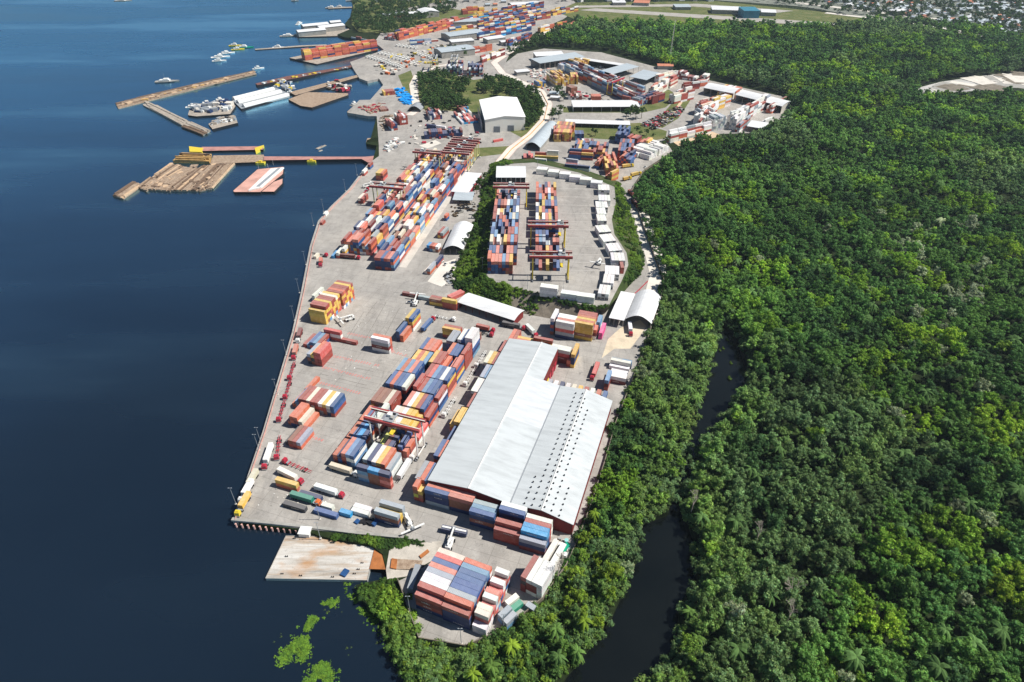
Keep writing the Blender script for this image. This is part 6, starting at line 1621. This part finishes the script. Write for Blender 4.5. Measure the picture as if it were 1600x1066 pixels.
# ---- heaps
def heap(name, poly, n, mats, smin, smax, label, z=0.0, kind=None, hmax=1.5):
    m = MB(); pt_ = sprinkle(poly, n, .1)
    for X, Yp in pt_: m.box(px(X, Yp, z) + UP * (-.1), (R.uniform(smin, smax), R.uniform(smin, smax), R.uniform(.4, hmax)), R.choice(mats), R.uniform(0, 180))
    return tag(m.build(name), label, "heap", kind="stuff")
heap("deck_cargo", [zr(530, 480), zr(560, 440), zr(740, 415), zr(780, 445), zr(740, 480)], 70, [plain("navy_cloth", (40, 60, 100)), plain("navy_cloth", (40, 60, 100)), WHITE, STEEL, STEEL, PALE], 3, 9, "mixed dark and white gear crowding the grey work barge", -1.6, hmax=5)
heap("deck_cargo", [zr(645, 555), zr(700, 515), zr(785, 510), zr(795, 535)], 40, [GREYTIMBER, WHITE, STEEL, DARK], 2, 7, "grey gear heaped on the smaller work barge", -1.6, hmax=3)
heap("deck_cargo", [q4(390, 605), q4(480, 580), q4(540, 600), q4(520, 640), q4(470, 625)], 26, [plain("navy_cloth", (40, 60, 100)), WHITE, STEEL, YELLOWP], 3, 7, "boats and boxes packed behind the white covers", -1.2, hmax=4)
heap("deck_cargo", [q4(750, 585), q4(850, 560), q4(920, 600), q4(900, 640), q4(770, 620)], 60, [BARK, GREYTIMBER, DARK, REDP, WHITE], 2, 7, "old brown boats rafted together by the brown barge", -2.6, hmax=4)
heap("loose_boards", [zr(260, 930), zr(460, 800), zr(760, 785), zr(640, 930)], 60, [PLANKS, PLANK_PALE, PLANK_DARK], 1, 8, "loose boards strewn across the timber rafts", -1.9, hmax=1.2)
heap("clearing_mounds", [(1440, 142), (1475, 132), (1545, 122), (1605, 116), (1600, 136), (1555, 137), (1500, 141)], 40, [PALE, GREYWALL, STONE], 8, 40, "grey mounds and patches in the forest clearing", .1, hmax=.8)
heap("deck_cargo", [zr(100, 430), zr(890, 240), zr(885, 252), zr(110, 442)], 70, [plain('yellow_timber', (196, 160, 104), .9, .2, .35, .3), PLANK_PALE, PLANK_DARK], 2, 9, "loose timber along the very long raft", -1.9, hmax=2)
heap("deck_cargo", [q4(300, 575), q4(900, 468), q4(905, 474), q4(310, 583)], 20, [YELLOWP, STEEL, WHITE], 2, 5, "small winches along the dark red pier", -.9, hmax=2)
heap("tarpaulin_heap", [(617, 140), (630, 138), (646, 160), (636, 166), (626, 158)], 60, [BLUETARP], 3, 7, "goods under bright blue tarpaulins on the northern apron", .1, hmax=3)
heap("scrap_heap", [(1000, 196), (1030, 180), (1062, 166), (1070, 172), (1050, 190), (1020, 204)], 260, [DARK, DARK, GREYWALL, REDP, STEEL, BARK], 1, 4, "dark scrap heap piled along the curved path", 0, hmax=2.5)
heap("scrap_heap", [(560, 168), (598, 160), (606, 172), (580, 178)], 90, [REDP, CRANERED, GREYTIMBER, PLANKS], 1, 6, "red and brown machine parts at the northern quay", .1, hmax=1.6)
heap("yard_clutter", [(575, 100), (610, 88), (700, 68), (690, 100), (640, 112), (600, 120)], 110, [PALE, GREYWALL, STEEL, DARK, YELLOWP, plain("orange_cab", (206, 110, 60))], 2, 8, "goods and vehicles scattered over the far northern yard", .1, hmax=3)
heap("yard_clutter", [(640, 190), (760, 180), (750, 226), (640, 226)], 60, [PALE, GREYWALL, REDP, DARK, STEEL], 1, 5, "small goods around the white shed yard", .1, hmax=2)
heap("yard_clutter", [(800, 120), (1000, 165), (930, 160), (850, 140)], 60, [PALE, GREYWALL, REDP, DARK, STEEL], 1, 5, "small goods in front of the diagonal stacks", .1, hmax=2)
heap("scrap_heap", [(594, 182), (612, 180), (612, 200), (596, 204)], 70, [PLANKS, GREYTIMBER, BARK], 1, 5, "brown timber and trailer frames by the northern stacks", .1, hmax=1.4)
heap("scrap_heap", [(600, 226), (620, 216), (630, 224), (612, 236), (600, 240)], 60, [WHITE, GREYWALL, PINKWALL, STEEL], 1, 5, "pale clutter round the hauled out boats", .1, hmax=2)
heap("scrap_heap", [(808, 112), (860, 108), (895, 116), (868, 128), (830, 122)], 120, [WHITE, GREYWALL, PINKWALL, PALE, STEEL], 1.5, 6, "pale clutter of vehicles and goods before the loading sheds", .1, hmax=2.4)
heap("scrap_heap", [(930, 96), (985, 106), (975, 116), (925, 108)], 70, [WHITE, GREYWALL, DARK, STEEL], 1.5, 6, "goods stored between the canopies", .1, hmax=2.4)
heap("scrap_heap", [(695, 430), (706, 424), (710, 440), (700, 446)], 40, [STEEL, GREYWALL, DARK], .8, 3, "grey scrap parked below the bank", .1, hmax=1.6)
heap("scrap_heap", [(704, 322), (742, 316), (745, 330), (706, 340)], 50, [DARK, GREYWALL, BARK], .8, 3.5, "dark clutter under the lean to", .1, hmax=1.4)
heap("scrap_heap", [(862, 846), (880, 838), (893, 850), (884, 872)], 26, [GREYTIMBER, WHITE, STEEL, BARK], .5, 1.8, "bits of building material behind the warehouse corner", .05, hmax=.9)
heap("scrap_heap", [(835, 930), (876, 892), (884, 880), (878, 900), (842, 940)], 40, [PINKWALL, REDP, GREYTIMBER], .4, 1.4, "red and grey scrap along the headland wall", .05, hmax=.6)
heap("litter", [(510, 500), (700, 470), (640, 560), (520, 600)], 50, [PALE, WHITE, GREYWALL], .2, .8, "small litter on the open apron", .02, hmax=.2)
heap("litter", [(400, 790), (600, 790), (560, 760), (420, 740)], 40, [PALE, WHITE, GREYWALL], .2, .8, "small litter on the southern apron", .02, hmax=.2)
heap("dark_bins", [(545, 812), (600, 818), (598, 822), (545, 816)], 10, [plain("blue_box_paint", (40, 80, 190)), DARK, BARK], 1.5, 3, "blue and dark bins by the southern kerb", .05, hmax=1.6)
v = px(883, 858, 0); m = MB(); m.box(v, (2.2, 5, 1.6), WATERGREEN, 35); m.bar(v + Vector((-.5, -4.2, .2)), v + Vector((-.5, -4.2, 2.4)), 1.1, WHITE, 12); m.bar(v + Vector((.8, 3.6, .2)), v + Vector((.8, 3.6, 1.8)), 1.0, plain("pale_teal", (150, 205, 205), .6), 12); tag(m.build("concrete_mixer"), "teal mixer with pale drums by the warehouse corner", "mixer")
# a little distance haze: one even box round camera and scene
HAZE_D = 0.00006
k = NT("haze"); k.t.nodes.remove(k.b); pv = k.n("ShaderNodeVolumePrincipled", Density=HAZE_D, Anisotropy=.25); pv.inputs["Color"].default_value = (.70, .86, 1.0, 1); k.l(pv.outputs[0], k.t.nodes["Material Output"].inputs["Volume"])
m = MB(); m.box((0, 2800, -9), (12400, 7600, 9 + CAMH + 14), k.m); hz = m.build("haze"); tag(hz, kind="stuff", label="thin pale haze over the river and port", cat="haze")
